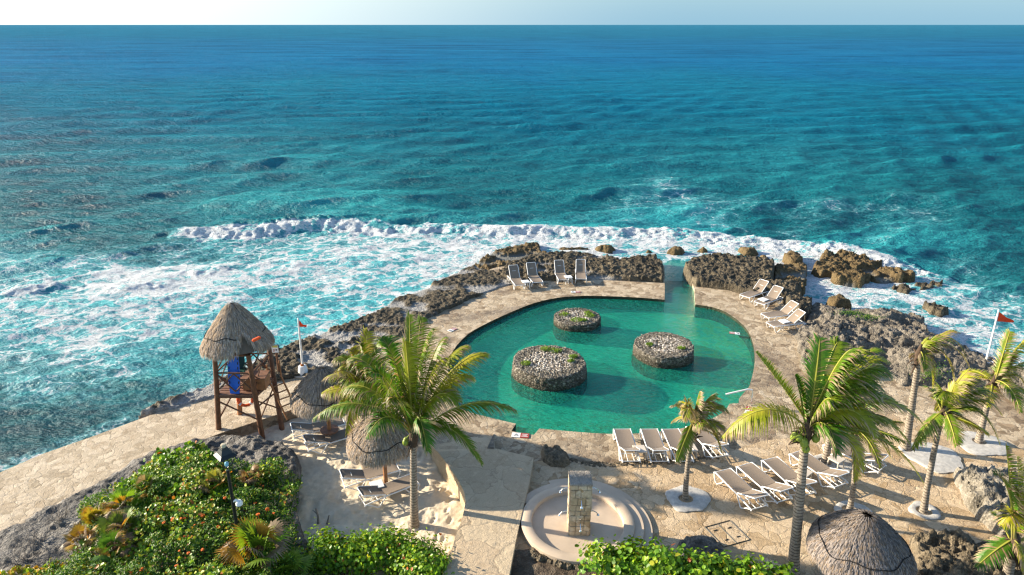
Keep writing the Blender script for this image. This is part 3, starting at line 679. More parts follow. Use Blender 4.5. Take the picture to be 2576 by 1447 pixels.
patch('reef_rock', GP(px(c6, [(1035, 312), (1100, 262), (1110, 205), (1160, 196), (1265, 200), (1380, 222), (1455, 250), (1470, 262), (1560, 268), (1575, 300), (1640, 318), (1775, 362), (1700, 378), (1560, 382), (1480, 372), (1400, 415), (1300, 412), (1200, 398), (1185, 350), (1110, 352)]), -.3), M['karst_gold'],
      karst(.6, -.45, 63, .62, 1.4), res=.07, label='wide golden reef with many knobs standing in white water on the right', cat='rock', group=RG, seed=14, flatfun=kflat(63, .66, 1.4), wob=.35, base=-1.2)
patch('reef_rock', GP(px(c6, [(1600, 415), (1700, 428), (1820, 398), (1990, 386), (2000, 425), (1880, 452), (1780, 450), (1745, 485), (1680, 462)]), -.3), M['karst'], karst(.3, -.5, 73, .55, 2), label='low dark rocks awash in foam on the right', cat='rock', group=RG, seed=15, wob=.3, base=-1.2, flatfun=kflat(73, 1.0))
patch('reef_rock', GP(px(c6, [(1858, 566), (1925, 566), (2025, 604), (1980, 630), (1900, 612)]), -.3), M['karst'], karst(.4, -.45, 83, .6, 2), label='small dark rock in foam seaward of the right flagpole', cat='rock', group=RG, seed=16, wob=.2, base=-1.2, flatfun=kflat(83, 1.0))
patch('reef_rock', GP(px(c6, [(1150, 548), (1250, 545), (1330, 590), (1190, 600)]), -.2), M['karst_gold'], solid(.4, 91, .2), label='brown rock lying in front of the grey ridge at the water', cat='rock', group=RG, seed=17, wob=.15, base=-1.2)
patch('rock_block', GP(px(c6, [(838, 548), (900, 535), (1045, 575), (1040, 650), (990, 690), (930, 645), (870, 595)]), 0), M['karst'], karst(.5, .15, 95, .9), res=.06, label='dark rock beside the two pairs of loungers on the right bank', cat='rock', group=RG, seed=18, wob=.1, flatfun=kflat(95, .9))
i = 0
for (x, y, w, h, lab) in [(1524, 628, 40, 20, 'double golden rock in the surf beyond the left bank'), (1632, 632, 16, 11, 'tiny golden rock seaward of the pool channel'), (1445, 625, 60, 9, 'thin golden reef line in the surf beyond the four loungers'),
                          (1702, 634, 36, 20, 'golden knobby rock beyond the mouth of the channel'), (1769, 631, 22, 14, 'small golden rock right of the channel mouth'), (1882, 634, 44, 24, 'tall golden rock in the surf behind the dark block'), (1920, 646, 14, 11, 'little rock touching the tall golden rock')]:
    i += 1; cx, cy = G(x, y, -.4).xy; sx = w / 2 / 1717 * 42 * 1.8; sy = h / 2 / 1717 * 42 * 2.6
    poly = [(cx + sx * math.cos(a) * random.Random(i * 10 + k).uniform(.7, 1.2), cy + sy * math.sin(a) * random.Random(i * 20 + k).uniform(.7, 1.2)) for k, a in enumerate([j * math.pi / 6 for j in range(12)])]
    patch('reef_rock', poly, M['karst_gold'], (lambda hh_, sd_: (lambda X, Y, d: -.42 + hh_ * sstep(-.05, .45, d) * (.4 + 1.1 * ridged(X * 2.2, Y * 2.2, sd_, 4)) + .12 * (fbm(X * 8, Y * 8, sd_, 3) - .5)))(.30 if h > 12 else .18, 100 + i * 7), label=lab, cat='rock', group=RG, seed=20 + i, wob=.15, base=-1.2, steep=.3)
big = px(c6, [(1008, 592), (1060, 580), (1200, 603), (1400, 598), (1600, 612), (1680, 648), (1800, 665), (1860, 690), (1850, 740), (1880, 775), (1990, 840), (2120, 895), (2200, 915), (2330, 955), (2450, 975), (2620, 1040), (2900, 1150)]) + \
      [(3100, 1280), (2900, 1230)] + px(c7, [(2300, 540), (2138, 475), (2070, 445), (1985, 352), (1900, 322), (1700, 335), (1560, 322), (1400, 312), (1330, 250), (1200, 275), (1000, 262), (850, 250), (805, 200), (782, 110), (772, 20)]) + px(c6, [(930, 790), (990, 745), (1000, 690)])
def bigh(X, Y, d):
    f1 = solid(.9, 121, .3, 1.8, .4, layers=1)(X, Y, d); lowr = sstep(12, 17, X) * .35
    return np.maximum(f1 - lowr * fbm(X * .4, Y * .4, 5, 3), .05) - .35 * sstep(.58, .7, fbm(X * .5 + 9, Y * .7, 141, 3)) + .12 * (fbm(X * 22, Y * 22, 9, 2) - .5)
patch('rock_outcrop', GP(big, 0), M['karst_grey'], bigh, res=.07, label='large grey layered rock outcrop between the terrace and the sea on the right', cat='rock', group=RG, seed=30, wob=.25)
patch('rock_outcrop', GP(px(s5, [(760, 400), (850, 372), (900, 392), (1200, 402), (1350, 380), (1600, 390), (1900, 450), (1900, 1150), (1600, 1130), (1400, 1085), (1280, 1065), (1180, 1000), (1090, 925), (1000, 880), (930, 790), (860, 650), (840, 560), (800, 480)]), 0), M['white_rock'],
      solid(.72, 151, .45, .5, .6, layers=1), res=.05, label='pale whitish limestone outcrop at the right edge', cat='rock', seed=31, wob=.12)
patch('rock_outcrop', GP(px(s5, [(300, 1075), (420, 1062), (600, 1085), (850, 1085), (1000, 1185), (1300, 1185), (1600, 1190), (2100, 1250), (2100, 1900), (700, 1900), (250, 1700), (330, 1300)]), 0), M['tan_rock'],
      solid(.42, 161, .55, .4, .5), res=.05, label='low rough tan rock shelf right of the large thatched palapa', cat='rock', seed=32, wob=.12)
patch('boulder', GP(px(c5, [(290, 350), (340, 325), (385, 352), (480, 345), (565, 400), (575, 470), (520, 512), (440, 505), (370, 490), (305, 450)]), 0), M['tan_rock'], solid(.42, 171, .22, .3, .7), res=.04, label='grey tan boulder between the path and the stone shower pillar', cat='boulder', seed=33, wob=.06)
patch('boulder', GP(px(c5, [(1490, 1160), (1560, 1100), (1700, 1085), (1820, 1120), (1920, 1210), (1960, 1300), (1500, 1330)]), .12), M['mound'], solid(.55, 181, .12, .5, .55), res=.04, label='smooth grey boulder behind the glossy round leaved hedge', cat='boulder', seed=34, wob=.05)

# terrace, path, sand, soil
terr_px = [(1343, 1160)] + px(c5, [(560, 415), (760, 440), (960, 440), (1150, 428), (1400, 425), (1640, 418), (1850, 375), (1990, 330), (2250, 240)]) + [(2120, 1090), (2250, 1040), (2420, 1080), (2600, 1140), (3300, 1480), (3400, 2300), (1250, 2300), (1265, 1500)]
slab('terrace', GP(terr_px, .10), .5, M['terrace'], label='tan flagstone terrace')
path_px = px(c3, [(1180, 515), (1200, 545), (1225, 562), (1300, 660), (1370, 760), (1415, 850), (1427, 920), (1402, 1040), (1370, 1120)]) + [(1130, 1400), (1095, 1500), (1080, 1700), (1240, 1800)] + px(c3, [(1700, 1640), (1740, 1440), (1790, 1180), (1830, 1000), (1880, 800), (1915, 605)])
pp = []
for x, y in path_px:
    z = .34 if y > 1134 else .12
    g = G(x, y, z); pp.append(Vector((g.x, g.y, z)))
pp += [G(1246, 1128, .30), G(1242, 1096, .03)]
slab('path', pp, 1.0, M['path'], label='raised tan path running down to the bottom edge')
w1, w2, w3 = G(1226, 1128, .30), G(1246, 1130, .30), G(1242, 1091, .02)
m = MB(); q = [Vector((w1.x, w1.y, .34)), Vector((w1.x + .24, w1.y - .02, .34)), Vector((w3.x, w3.y, .02))]
q2 = [Vector((v.x, v.y, -.1)) for v in q]
m.add(q + q2, [(0, 1, 2), (3, 5, 4), (0, 3, 4, 1), (1, 4, 5, 2), (2, 5, 3, 0)])
tag(m.build('step_wedge', M['karst_grey']), 'dark wedge shaped end of the step between the path and the pool deck', 'step')

SZ = -.45
sand_poly = GP([(430, 1190), (500, 1100), (560, 1080), (640, 1052), (720, 1026), (800, 1004), (900, 1005), (985, 1032), (1070, 1080), (1120, 1130), (1190, 1210), (1200, 1300), (1180, 1360), (1160, 1500), (1100, 1700), (500, 1700), (430, 1400)], SZ)
def sandh(X, Y, d):
    h = SZ + .10 * (fbm(X * .5, Y * .5, 201, 4) - .5)
    h = h + .10 * (fbm(X * 3.2, Y * 2.2, 207, 4) - .5) + .045 * (ridged(X * 3.5, Y * 3.5, 211, 3) - .5)
    tr = .05 * np.sin(X * 9 + 4 * fbm(X, Y, 3, 2)) * sstep(.5, .7, fbm(X * .6, Y * .6, 219, 2)); h = h + tr * .6
    rnd = np.random.RandomState(5)
    for _ in range(420):
        cx, cy = rnd.uniform(-10, 0), rnd.uniform(14, 24.5); an = rnd.rand() * 3.1
        dx = (X - cx) * math.cos(an) + (Y - cy) * math.sin(an); dy = -(X - cx) * math.sin(an) + (Y - cy) * math.cos(an)
        r2 = (dx / .15) ** 2 + (dy / .07) ** 2; m = r2 < 6
        h = h - np.where(m, .045 * np.exp(-r2) - .014 * np.exp(-(r2 - 2.2) ** 2), 0)
    return h
patch('sand', sand_poly, M['sand'], sandh, res=.045, wob=0, base=-1.1, label='trampled pale sand', kind='structure')
soil_poly = GP([(1250, 1460), (1290, 1385), (1330, 1380), (1400, 1410), (1460, 1430), (1700, 1460), (1900, 1500), (1900, 1700), (1200, 1700)], .1)
patch('soil', soil_poly, M['soil'], lambda X, Y, d: .12 + .10 * (fbm(X * 4, Y * 4, 231, 5) - .35) + 0 * d, res=.04, wob=.08, base=-.2, label='stony brown soil at the foot of the shower basin', kind='structure')
mound_poly = GP([(-400, 1560), (-100, 1400), (0, 1340), (110, 1280), (230, 1225), (330, 1165), (400, 1130), (500, 1100), (570, 1098), (650, 1101), (712, 1114), (750, 1142), (748, 1190), (738, 1260), (755, 1330), (800, 1400), (900, 1480), (1150, 1560), (1150, 1900), (-400, 1900)], 0)
MP = [(p.x, p.y) for p in mound_poly]
def moundh_raw(X, Y, d):
    s = sstep(-.1, 3.6, d); L = sstep(0, .35, d)
    h = .0 + .10 * L + .58 * s + .30 * (fbm(X * .7, Y * .7, 241, 4) - .5) + .36 * (ridged(X * 1.4, Y * 1.4, 247, 5) - .5) * (1.2 - .7 * s) + .16 * (fbm(X * 5, Y * 5, 249, 4) - .5)
    return h * (1 - .35 * sstep(-8, -12, X))
patch('rock_mound', mound_poly, M['mound'], moundh_raw, res=.06, wob=.12, base=-.9, label='grey weathered rock mound under the bushes at the lower left', cat='rock', seed=41)
def mound_z(x, y):
    X = np.array([x]); Y = np.array([y]); d = pdist(X, Y, MP); return float(moundh_raw(X, Y, d)[0]), float(d[0])
# ================================================================== PALMS
WIND = Vector((1.15, -.15, 0))
def frond_arrays(curve, nl, llen, droop, wind, rs, yellow=.2, dry=.25, width=.042, twist=0.0):
    """one feather leaf along a world curve: leaflets both sides; returns verts, quads, tris, colours"""
    n = len(curve); V = []; Q = []; T = []; Co = []
    P = np.array([[p.x, p.y, p.z] for p in curve])
    tan = np.gradient(P, axis=0); tan /= np.linalg.norm(tan, axis=1)[:, None]
    g = np.array([.16, .30, .030]) * (1 - yellow) + np.array([.50, .48, .04]) * yellow
    gold = np.array([.55, .42, .06]); brown = np.array([.38, .25, .13]); tan_c = np.array([.46, .36, .24])
    base_g = np.array([.055, .165, .009]) * (1 - yellow) + np.array([.42, .38, .014]) * yellow
    # rachis
    k = 5
    for i in range(n):
        t = i / (n - 1); r = .026 * (1 - t) ** .8 + .004
        a = np.cross(tan[i], [0, 0, 1]); a /= (np.linalg.norm(a) + 1e-6); b = np.cross(tan[i], a)
        for j in range(k):
            an = 6.283 * j / k; V.append(P[i] + a * math.cos(an) * r + b * math.sin(an) * r); Co.append(np.array([.42, .42, .07]) if t > .15 else np.array([.30, .26, .09]))
    for i in range(n - 1):
        for j in range(k): Q.append((i * k + j, i * k + (j + 1) % k, (i + 1) * k + (j + 1) % k, (i + 1) * k + j))
    W = np.array(wind)
    side0 = np.cross(tan, np.array([0, 0, 1.0])); side0 /= (np.linalg.norm(side0, axis=1)[:, None] + 1e-6)
    up0 = np.cross(side0, tan)
    for sd in (-1, 1):
        for i in range(nl):
            t = .12 + .88 * (i + rs.rand() * .6) / nl; f = t * (n - 1); a = min(int(f), n - 2); fr = f - a
            p = P[a] * (1 - fr) + P[a + 1] * fr; tg = tan[a]; s = side0[a]; u = up0[a]
            ca, sa = math.cos(twist), math.sin(twist); s2 = s * ca + u * sa; u2 = u * ca - s * sa
            L = llen * (math.sin(math.pi * min(1, .16 + .80 * t)) ** .7) * rs.uniform(.8, 1.1)
            fwd = .45 + .75 * t
            d = s2 * sd * .9 + tg * fwd + u2 * .15 + W * .38; d /= np.linalg.norm(d)
            wdir = np.cross(d, u2); wdir /= (np.linalg.norm(wdir) + 1e-6)
            if rs.rand() < .0: continue
            isdry = rs.rand() < dry * .55; tipd = rs.rand() < .25 + dry * .8
            jit = rs.uniform(.75, 1.25); b0 = len(V); cur = p.copy(); seg = 3
            dr = droop * rs.uniform(.8, 1.7); wv = rs.uniform(.5, 1.2)
            for q in range(seg + 1):
                tt = q / seg; w = width * (1 - tt ** 1.6) * .5 * (0.55 + 1.6 * min(tt + .12, .35))
                c = base_g * jit
                if isdry: c = tan_c * rs.uniform(.7, 1.0) if tt > .4 else brown * .8
                elif tipd and tt > .6: c = brown * .6 + tan_c * .5
                elif tt < .2: c = base_g * .6 + gold * .4 * (.4 + yellow)
                if q < seg:
                    V.append(cur - wdir * w); V.append(cur + wdir * w); Co += [c, c]
                else: V.append(cur); Co.append(c)
                dd = d + np.array([0, 0, -1]) * dr * (tt + .25) ** 1.3 + W * .35 * wv * (tt + .1); dd /= np.linalg.norm(dd)
                cur = cur + dd * L / seg
            Q += [(b0, b0 + 1, b0 + 3, b0 + 2), (b0 + 2, b0 + 3, b0 + 5, b0 + 4)]; T.append((b0 + 4, b0 + 5, b0 + 6))
    return V, Q, T, Co
def bez(p0, p1, p2, n=14):
    return [p0 * (1 - t) ** 2 + p1 * 2 * t * (1 - t) + p2 * t * t for t in [i / (n - 1) for i in range(n)]]
def palm(base, top, fronds, label, seed=1, r0=.15, r1=.10, llen=.62, nuts=0, dry=.2, yellow=.2, nl=52, dead=3, group='coconut palms round the pool'):
    """fronds: list of (tip world vector, lift, droop, twist)"""
    rs = np.random.RandomState(seed); random.seed(seed)
    root = empty('coconut_palm', base, 0, label, 'palm', group)
    B = Vector((0, 0, 0)); T = top - base; H = T.length
    mid = B + T * .5 + Vector((rs.uniform(-.12, .12), rs.uniform(-.1, .1), 0)) - Vector((T.x * .25, T.y * .25, 0))
    pts = bez(B - Vector((0, 0, .15)), mid, T, 16)
    rad = [r0 * (1 + .55 * math.exp(-i * .9)) * (1 - i / 15) + r1 * (i / 15) for i in range(16)]
    MB().path(pts, rad, 12, jit=.04).build('trunk', M['bark'], root, True)
    m = MB()                                         # fibre and old leaf bases under the crown
    for i in range(16):
        a = rs.rand() * 6.28; h = rs.uniform(-.45, .12); p = T + Vector((math.cos(a) * r1 * .8, math.sin(a) * r1 * .8, h))
        q = p + Vector((math.cos(a) * rs.uniform(.12, .32), math.sin(a) * rs.uniform(.12, .32), rs.uniform(-.35, .2))); m.path([p, (p + q) / 2 + Vector((0, 0, .05)), q], [.035, .03, .008], 5)
    m.lathe([(r1 * .9, -.4), (r1 * 1.35, -.2), (r1 * 1.5, 0), (r1 * .9, .25), (.03, .4)], 10, T)
    m.build('leaf_bases', M['trunk_dark'], root, True)
    V = []; Q = []; Tr = []; Co = []
    Tw = top
    for i, fr_ in enumerate(fronds):
        tip, lift, droop, tw = fr_[:4]; ls_ = fr_[4] if len(fr_) > 4 else 1.0
        a = rs.rand() * 6.28
        s = T + Vector((math.cos(a) * .05, math.sin(a) * .05, rs.uniform(0, .2))); e = tip - base
        ln_ = (e - s).length; c = s.lerp(e, .56) + Vector((0, 0, lift * 1.25 + ln_ * (.22 if lift > .12 else .05)))
        cur = bez(s, c, e)
        yy = max(0, min(1, yellow + (rs.uniform(.15, .7) if rs.rand() < .38 else rs.uniform(-.2, .1)))); dd = dry * rs.uniform(.3, 1.7)
        v, q, t, co = frond_arrays(cur, nl, llen * ls_ * rs.uniform(.85, 1.1), droop, WIND, rs, yy, dd, twist=tw)
        b = len(V); V += v; Co += co; Q += [tuple(k + b for k in f) for f in q]; Tr += [tuple(k + b for k in f) for f in t]
    npmesh('crown', np.array(V), [np.array(Q), np.array(Tr)], M['leaf'], root, smooth=False, cols=np.array(Co))
    for i in range(nuts):
        a = rs.uniform(2.2, 4.4) if i < nuts * .7 else rs.uniform(0, 6.28); p = T + Vector((math.cos(a) * .26, math.sin(a) * .22, rs.uniform(-.45, -.05)))
        s = rs.uniform(.085, .11); m = MB(); m.lathe([(.01, -1.25 * s), (s * .6, -1.0 * s), (s * .98, -.35 * s), (s, .1 * s), (s * .8, .75 * s), (s * .35, 1.15 * s), (.01, 1.25 * s)], 12)
        m.path([Vector((0, 0, s)), Vector((-math.cos(a) * .1, -math.sin(a) * .1, s + .1)), Vector((-math.cos(a) * .22, -math.sin(a) * .2, s + .12))], [.01, .012, .015], 5)
        m.build('coconut', M['nut'], root, True, loc=p)
    return root
M['nut'] = plain('green coconut husk', (.20, .26, .03), .45, .3, 6, .1)
def crownset(top, n, L, seed, wind=.5, tips=(), droop=1.0, spear=True):
    """fronds around a crown bent down wind, plus given tips"""
    rs = np.random.RandomState(seed); out = []
    for i in range(n):
        az = 2 * math.pi * i / n * 1.0 + rs.uniform(-.3, .3); el = rs.choice([.75, .45, .15, -.15, -.4]) + rs.uniform(-.12, .12)
        d = Vector((math.cos(az) * math.cos(el), math.sin(az) * math.cos(el), math.sin(el))) + Vector((1, -.08, 0)) * wind * (.6 + .4 * math.sin(max(el, 0)))
        d.normalize(); LL = L * rs.uniform(.8, 1.08)
        tip = top + d * LL * .93 + Vector((0, 0, -.18 * LL))
        out.append((tip, rs.uniform(.15, .4) * L * .35, droop * rs.uniform(.6, 1.3), rs.uniform(-.5, .5)))
    if spear: out.append((top + Vector((.12, 0, L * .8)), 0, .15, 0)); out.append((top + Vector((.5, .1, L * .72)), .1, .3, .3))
    for t in tips: out.append(t)
    return out
def tipat(px_, py_, Y): return onY(px_, py_, Y)

# big left palm (front left)
b = G(1042, 1322, SZ); t = onY(1040, 1095, b.y)
Yb = b.y
tips = [(tipat(788, 1052, Yb - .1), .55, 1.5, .1), (tipat(925, 1098, Yb - .9), .75, 1.2, .2), (tipat(1298, 1034, Yb + .1), .45, 1.5, -.1), (tipat(1212, 1168, Yb - .5), .7, 1.0, -.3), (tipat(1030, 792, Yb + .2), .1, .2, 0),
        (tipat(1226, 892, Yb + .7), .5, .9, -.2), (tipat(1075, 1135, Yb - 1.0), 1.1, .8, -.5), (tipat(1120, 850, Yb + .5), .4, .9, 0), (tipat(855, 985, Yb + .7), .7, 1.1, .2), (tipat(880, 900, Yb + 1.0), .5, .9, .2), (tipat(960, 850, Yb + .7), .4, .8, .1),
        (tipat(1190, 950, Yb + .9), .55, 1.2, -.3), (tipat(1085, 830, Yb - .2), .3, .8, .2), (tipat(1000, 900, Yb + 1.3), .6, 1, .3), (tipat(1150, 1010, Yb - .7), .7, 1.1, -.4), (tipat(1060, 800, Yb + .9), .2, .7, 0),
        (tipat(985, 1010, Yb - .9), .5, 1.1, .3), (tipat(1120, 900, Yb - .5), .3, 1.0, .1), (tipat(935, 940, Yb - .5), .5, 1.0, .3), (tipat(1175, 870, Yb + .2), .4, 1.0, 0), (tipat(1020, 860, Yb - .6), .2, .8, .4)]
palm(b, t, tips, 'tall palm with yellow green arching fronds rising from the sand before the two palapas', 3, .13, .095, .70, nuts=2, dry=.14, yellow=.12, nl=68)
# palm behind it in a stone pot
b = G(925, 1176, SZ); t = onY(918, 985, b.y); Yb = b.y
tips = crownset(t, 15, 1.75, 12, .2, [(tipat(842, 905, Yb + .4), .5, 1.2, 0), (tipat(1000, 960, Yb + .4), .4, 1, 0), (tipat(925, 835, Yb + .6), .2, .8, 0), (tipat(870, 1020, Yb - .6), .7, 1.3, 0), (tipat(850, 930, Yb), .4, 1.3, .2), (tipat(862, 980, Yb - .5), .6, 1.3, .2), (tipat(905, 868, Yb), .2, .8, 0), (tipat(955, 862, Yb + .2), .3, .9, 0), (tipat(985, 900, Yb), .4, .9, 0), (tipat(880, 880, Yb + .3), .3, .9, 0)])
palm(b, t, tips, 'palm with dry browned leaf tips behind the big left palm, in a stone pot', 7, .12, .09, .6, dry=.32, yellow=.18, nl=52)
m = MB(); m.lathe([(.14, 0), (.20, .05), (.25, .2), (.25, .34), (.21, .42), (.19, .44), (.0, .40)], 20)
tag(m.build('stone_pot', M['concrete'], smooth=True, loc=G(925, 1180, SZ) + Vector((0, 0, -.02))), 'round grey stone pot on the sand between the two small palapas', 'pot')
# small palm before the lower pool edge
b = G(1725, 1256, .1); t = onY(1745, 1075, b.y); Yb = b.y
tips = crownset(t, 9, 1.15, 22, .5, [(tipat(1712, 1040, Yb), .75, 1.6, .3), (tipat(1722, 1060, Yb - .3), .8, 1.6, .2), (tipat(1830, 1040, Yb), .5, 1.2, 0), (tipat(1800, 1000, Yb), .3, .9, 0), (tipat(1815, 1140, Yb - .2), .5, .9, 0), (tipat(1760, 985, Yb), .1, .6, 0)])
palm(b, t, tips, 'small windblown palm with bleached fronds beside the row of loungers at the lower pool edge', 9, .09, .065, .5, dry=.45, yellow=.3, nl=44)
# big right palm
b = G(1995, 1440, .1); t = onY(2028, 1085, b.y); Yb = b.y
tips = [(tipat(1818, 1098, Yb), .75, 1.5, .1), (tipat(1902, 885, Yb + .3), .0, .35, .6, .42), (tipat(2062, 852, Yb + .4), .15, .7, .2), (tipat(2110, 858, Yb + .7), .35, .9, -.2), (tipat(2228, 905, Yb + .8), .5, .9, -.2), (tipat(2222, 985, Yb + .4), .7, 1.0, -.3),
        (tipat(2322, 1068, Yb + .2), .65, 1.0, -.2), (tipat(2325, 1218, Yb - .2), .55, 1.3, -.1), (tipat(2170, 1180, Yb - .6), .7, .9, -.5), (tipat(2200, 1100, Yb - .8), .8, .9, -.6), (tipat(2105, 1140, Yb - .9), .6, .8, -.4), (tipat(2165, 900, Yb - .2), .5, .9, 0), (tipat(2000, 945, Yb + .2), .1, .6, .3, .5), (tipat(2215, 1000, Yb - .4), .6, 1.3, -.3), (tipat(2290, 1120, Yb + .1), .6, 1.3, -.2),
        (tipat(2150, 880, Yb - .3), .5, 1.0, .1), (tipat(2240, 950, Yb + .9), .5, 1.0, 0), (tipat(2130, 950, Yb + .9), .5, .9, 0), (tipat(2270, 1030, Yb + .9), .6, 1.0, -.3), (tipat(2235, 935, Yb - .2), .6, 1.2, -.1), (tipat(2095, 1010, Yb - .8), .3, .8, -.4), (tipat(2240, 1150, Yb + .3), .5, 1.2, -.2)]
palm(b, t, tips, 'largest palm on the right, windswept crown with green coconuts on a tall grey trunk', 5, .15, .105, .70, nuts=7, dry=.14, yellow=.16, nl=72)
# palms behind it
b = G(2137, 1285, .1); t = onY(2150, 1085, b.y); Yb = b.y
palm(b, t, crownset(t, 8, 1.5, 33, .7, [(tipat(2255, 1075, Yb), .4, 1.0, 0), (tipat(2240, 1150, Yb - .3), .5, 1.1, 0), (tipat(2200, 1010, Yb), .4, .8, 0)], spear=False), 'slim palm standing right of the lower lounger group, its crown behind the largest palm', 13, .085, .07, .45, dry=.3, nl=34)
b = G(2074, 1163, .1); t = onY(2100, 980, b.y); Yb = b.y
palm(b, t, crownset(t, 8, 1.6, 44, .7, [(tipat(2225, 885, Yb), .5, 1.0, 0), (tipat(2205, 920, Yb), .5, 1.0, 0), (tipat(2170, 880, Yb), .4, .8, 0)], spear=False), 'thick short trunked palm behind the largest palm, beside the far lounger', 15, .12, .09, .5, dry=.3, yellow=.35, nl=36)
b = G(2278, 1128, .1); t = onY(2312, 892, b.y); Yb = b.y
palm(b, t, crownset(t, 3, .8, 55, .8, [(tipat(2438, 925, Yb), .6, 1.2, 0), (tipat(2430, 900, Yb - .2), .7, 1.2, 0), (tipat(2410, 835, Yb), .2, .7, 0), (tipat(2375, 850, Yb), .3, .9, 0), (tipat(2400, 960, Yb), .7, 1.3, 0), (tipat(2345, 985, Yb), .5, 1.2, 0), (tipat(2335, 860, Yb), .2, .7, 0)], spear=False),
     'tall thin crowned palm with few ragged fronds in front of the grey outcrop', 17, .14, .085, .45, dry=.5, yellow=.2, nl=34)
b = G(2324, 1288, .1); t = onY(2370, 1045, b.y); Yb = b.y
palm(b, t, crownset(t, 9, 1.3, 66, .6, [(tipat(2520, 1045, Yb), .5, 1.0, 0), (tipat(2515, 1120, Yb - .3), .6, 1.0, 0), (tipat(2470, 960, Yb), .4, .9, 0), (tipat(2440, 935, Yb), .3, .8, 0), (tipat(2495, 1010, Yb + .3), .5, 1, 0), (tipat(2505, 1000, Yb), .5, .9, 0), (tipat(2362, 1000, Yb - .5), .5, .9, 0)]),
     'curved trunk palm left of the pale limestone outcrop', 19, .10, .07, .5, dry=.22, yellow=.3, nl=46)
b = G(2463, 1112, .1); t = onY(2498, 968, b.y); Yb = b.y
palm(b, t, crownset(t, 9, 1.7, 77, .7, [(tipat(2600, 850, Yb), .4, .9, 0), (tipat(2640, 930, Yb), .6, 1.0, 0), (tipat(2540, 835, Yb), .2, .8, 0), (tipat(2580, 980, Yb), .6, 1.1, 0)]),
     'palm at the right edge beside the right flagpole', 21, .12, .08, .5, dry=.3, yellow=.3, nl=40)
b = G(2533, 1470, .1); t = onY(2550, 1372, b.y - .1); Yb = b.y
palm(b, t, crownset(t, 6, 1.3, 88, .3, [(tipat(2530, 1120, Yb), .1, .5, 0), (tipat(2560, 1150, Yb + .3), .1, .6, .3), (tipat(2500, 1190, Yb), .3, .9, .2), (tipat(2600, 1180, Yb), .3, .9, 0), (tipat(2520, 1320, Yb - .4), .7, 1.3, 0), (tipat(2560, 1240, Yb - .3), .3, .8, 0), (tipat(2640, 1300, Yb), .5, 1.1, 0)], spear=False),
     'short palm with dark fronds at the bottom right corner', 23, .14, .11, .5, dry=.3, yellow=.1, nl=44)
# white cement rings round the trunks
def ring(pxc, w, h, hole, label, z=.104, seed=0):
    rs = random.Random(seed); c = G(pxc[0], pxc[1], z); dd = (CAMH - z) / (SP + CP * (pxc[1] - 723.5) / F)
    sx = w / 2 / F * dd; e = G(pxc[0], pxc[1] - h / 2, z).y - G(pxc[0], pxc[1] + h / 2, z).y; sy = e / 2
    hc = G(hole[0], hole[1], z); n = 40; vs = []; fs = []; nr = 6
    ph = rs.uniform(0, 6); rads = [(sx * (1 + .10 * math.sin(3 * 6.283 * k / n + ph) + rs.uniform(-.03, .03)), sy * (1 + .10 * math.sin(2 * 6.283 * k / n + ph) + .06 * math.sin(5 * 6.283 * k / n) + rs.uniform(-.03, .03))) for k in range(n)]
    for k in range(n):
        a = 6.283 * k / n; k2 = (k % n); ox = c.x + rads[k2][0] * math.cos(a); oy = c.y + rads[k2][1] * math.sin(a); ix = hc.x + .24 * math.cos(a); iy = hc.y + .22 * math.sin(a)
        for j, (t, dz) in enumerate([(0, 0), (0, .03), (.12, .05), (.5, .055), (.92, .045), (1, .04), (1, -.04)]):
            vs.append((ox + (ix - ox) * t, oy + (iy - oy) * t, z + dz))
    for k in range(n):
        for j in range(6):
            a = k * 7 + j; b2 = ((k + 1) % n) * 7 + j; fs.append((a, b2, b2 + 1, a + 1))
    m = MB(); m.v = vs; m.f = fs
    o = m.build('palm_surround', M['white_gravel'], smooth=True); return tag(o, label, 'cement ring', 'pale cement rings round the palm trunks')
ring((1729, 1256), 108, 70, (1725, 1256), 'pale cement ring round the small palm beside the shower basin', seed=1)
ring((2352, 1152), 130, 74, (2278, 1130), 'large pale cement patch beside the thin crowned palm', seed=2)
ring((2465, 1117), 125, 66, (2463, 1112), 'pale cement ring in front of the right edge palm', seed=3)
ring((2090, 1168), 100, 52, (2074, 1163), 'pale cement ring half hidden under the loungers behind the largest palm', seed=4)
ring((2145, 1283), 90, 40, (2137, 1284), 'pale cement ring round the slim palm right of the lower loungers', seed=5)
ring((2326, 1286), 72, 42, (2324, 1287), 'small pale cement ring round the curved trunk palm', seed=6)

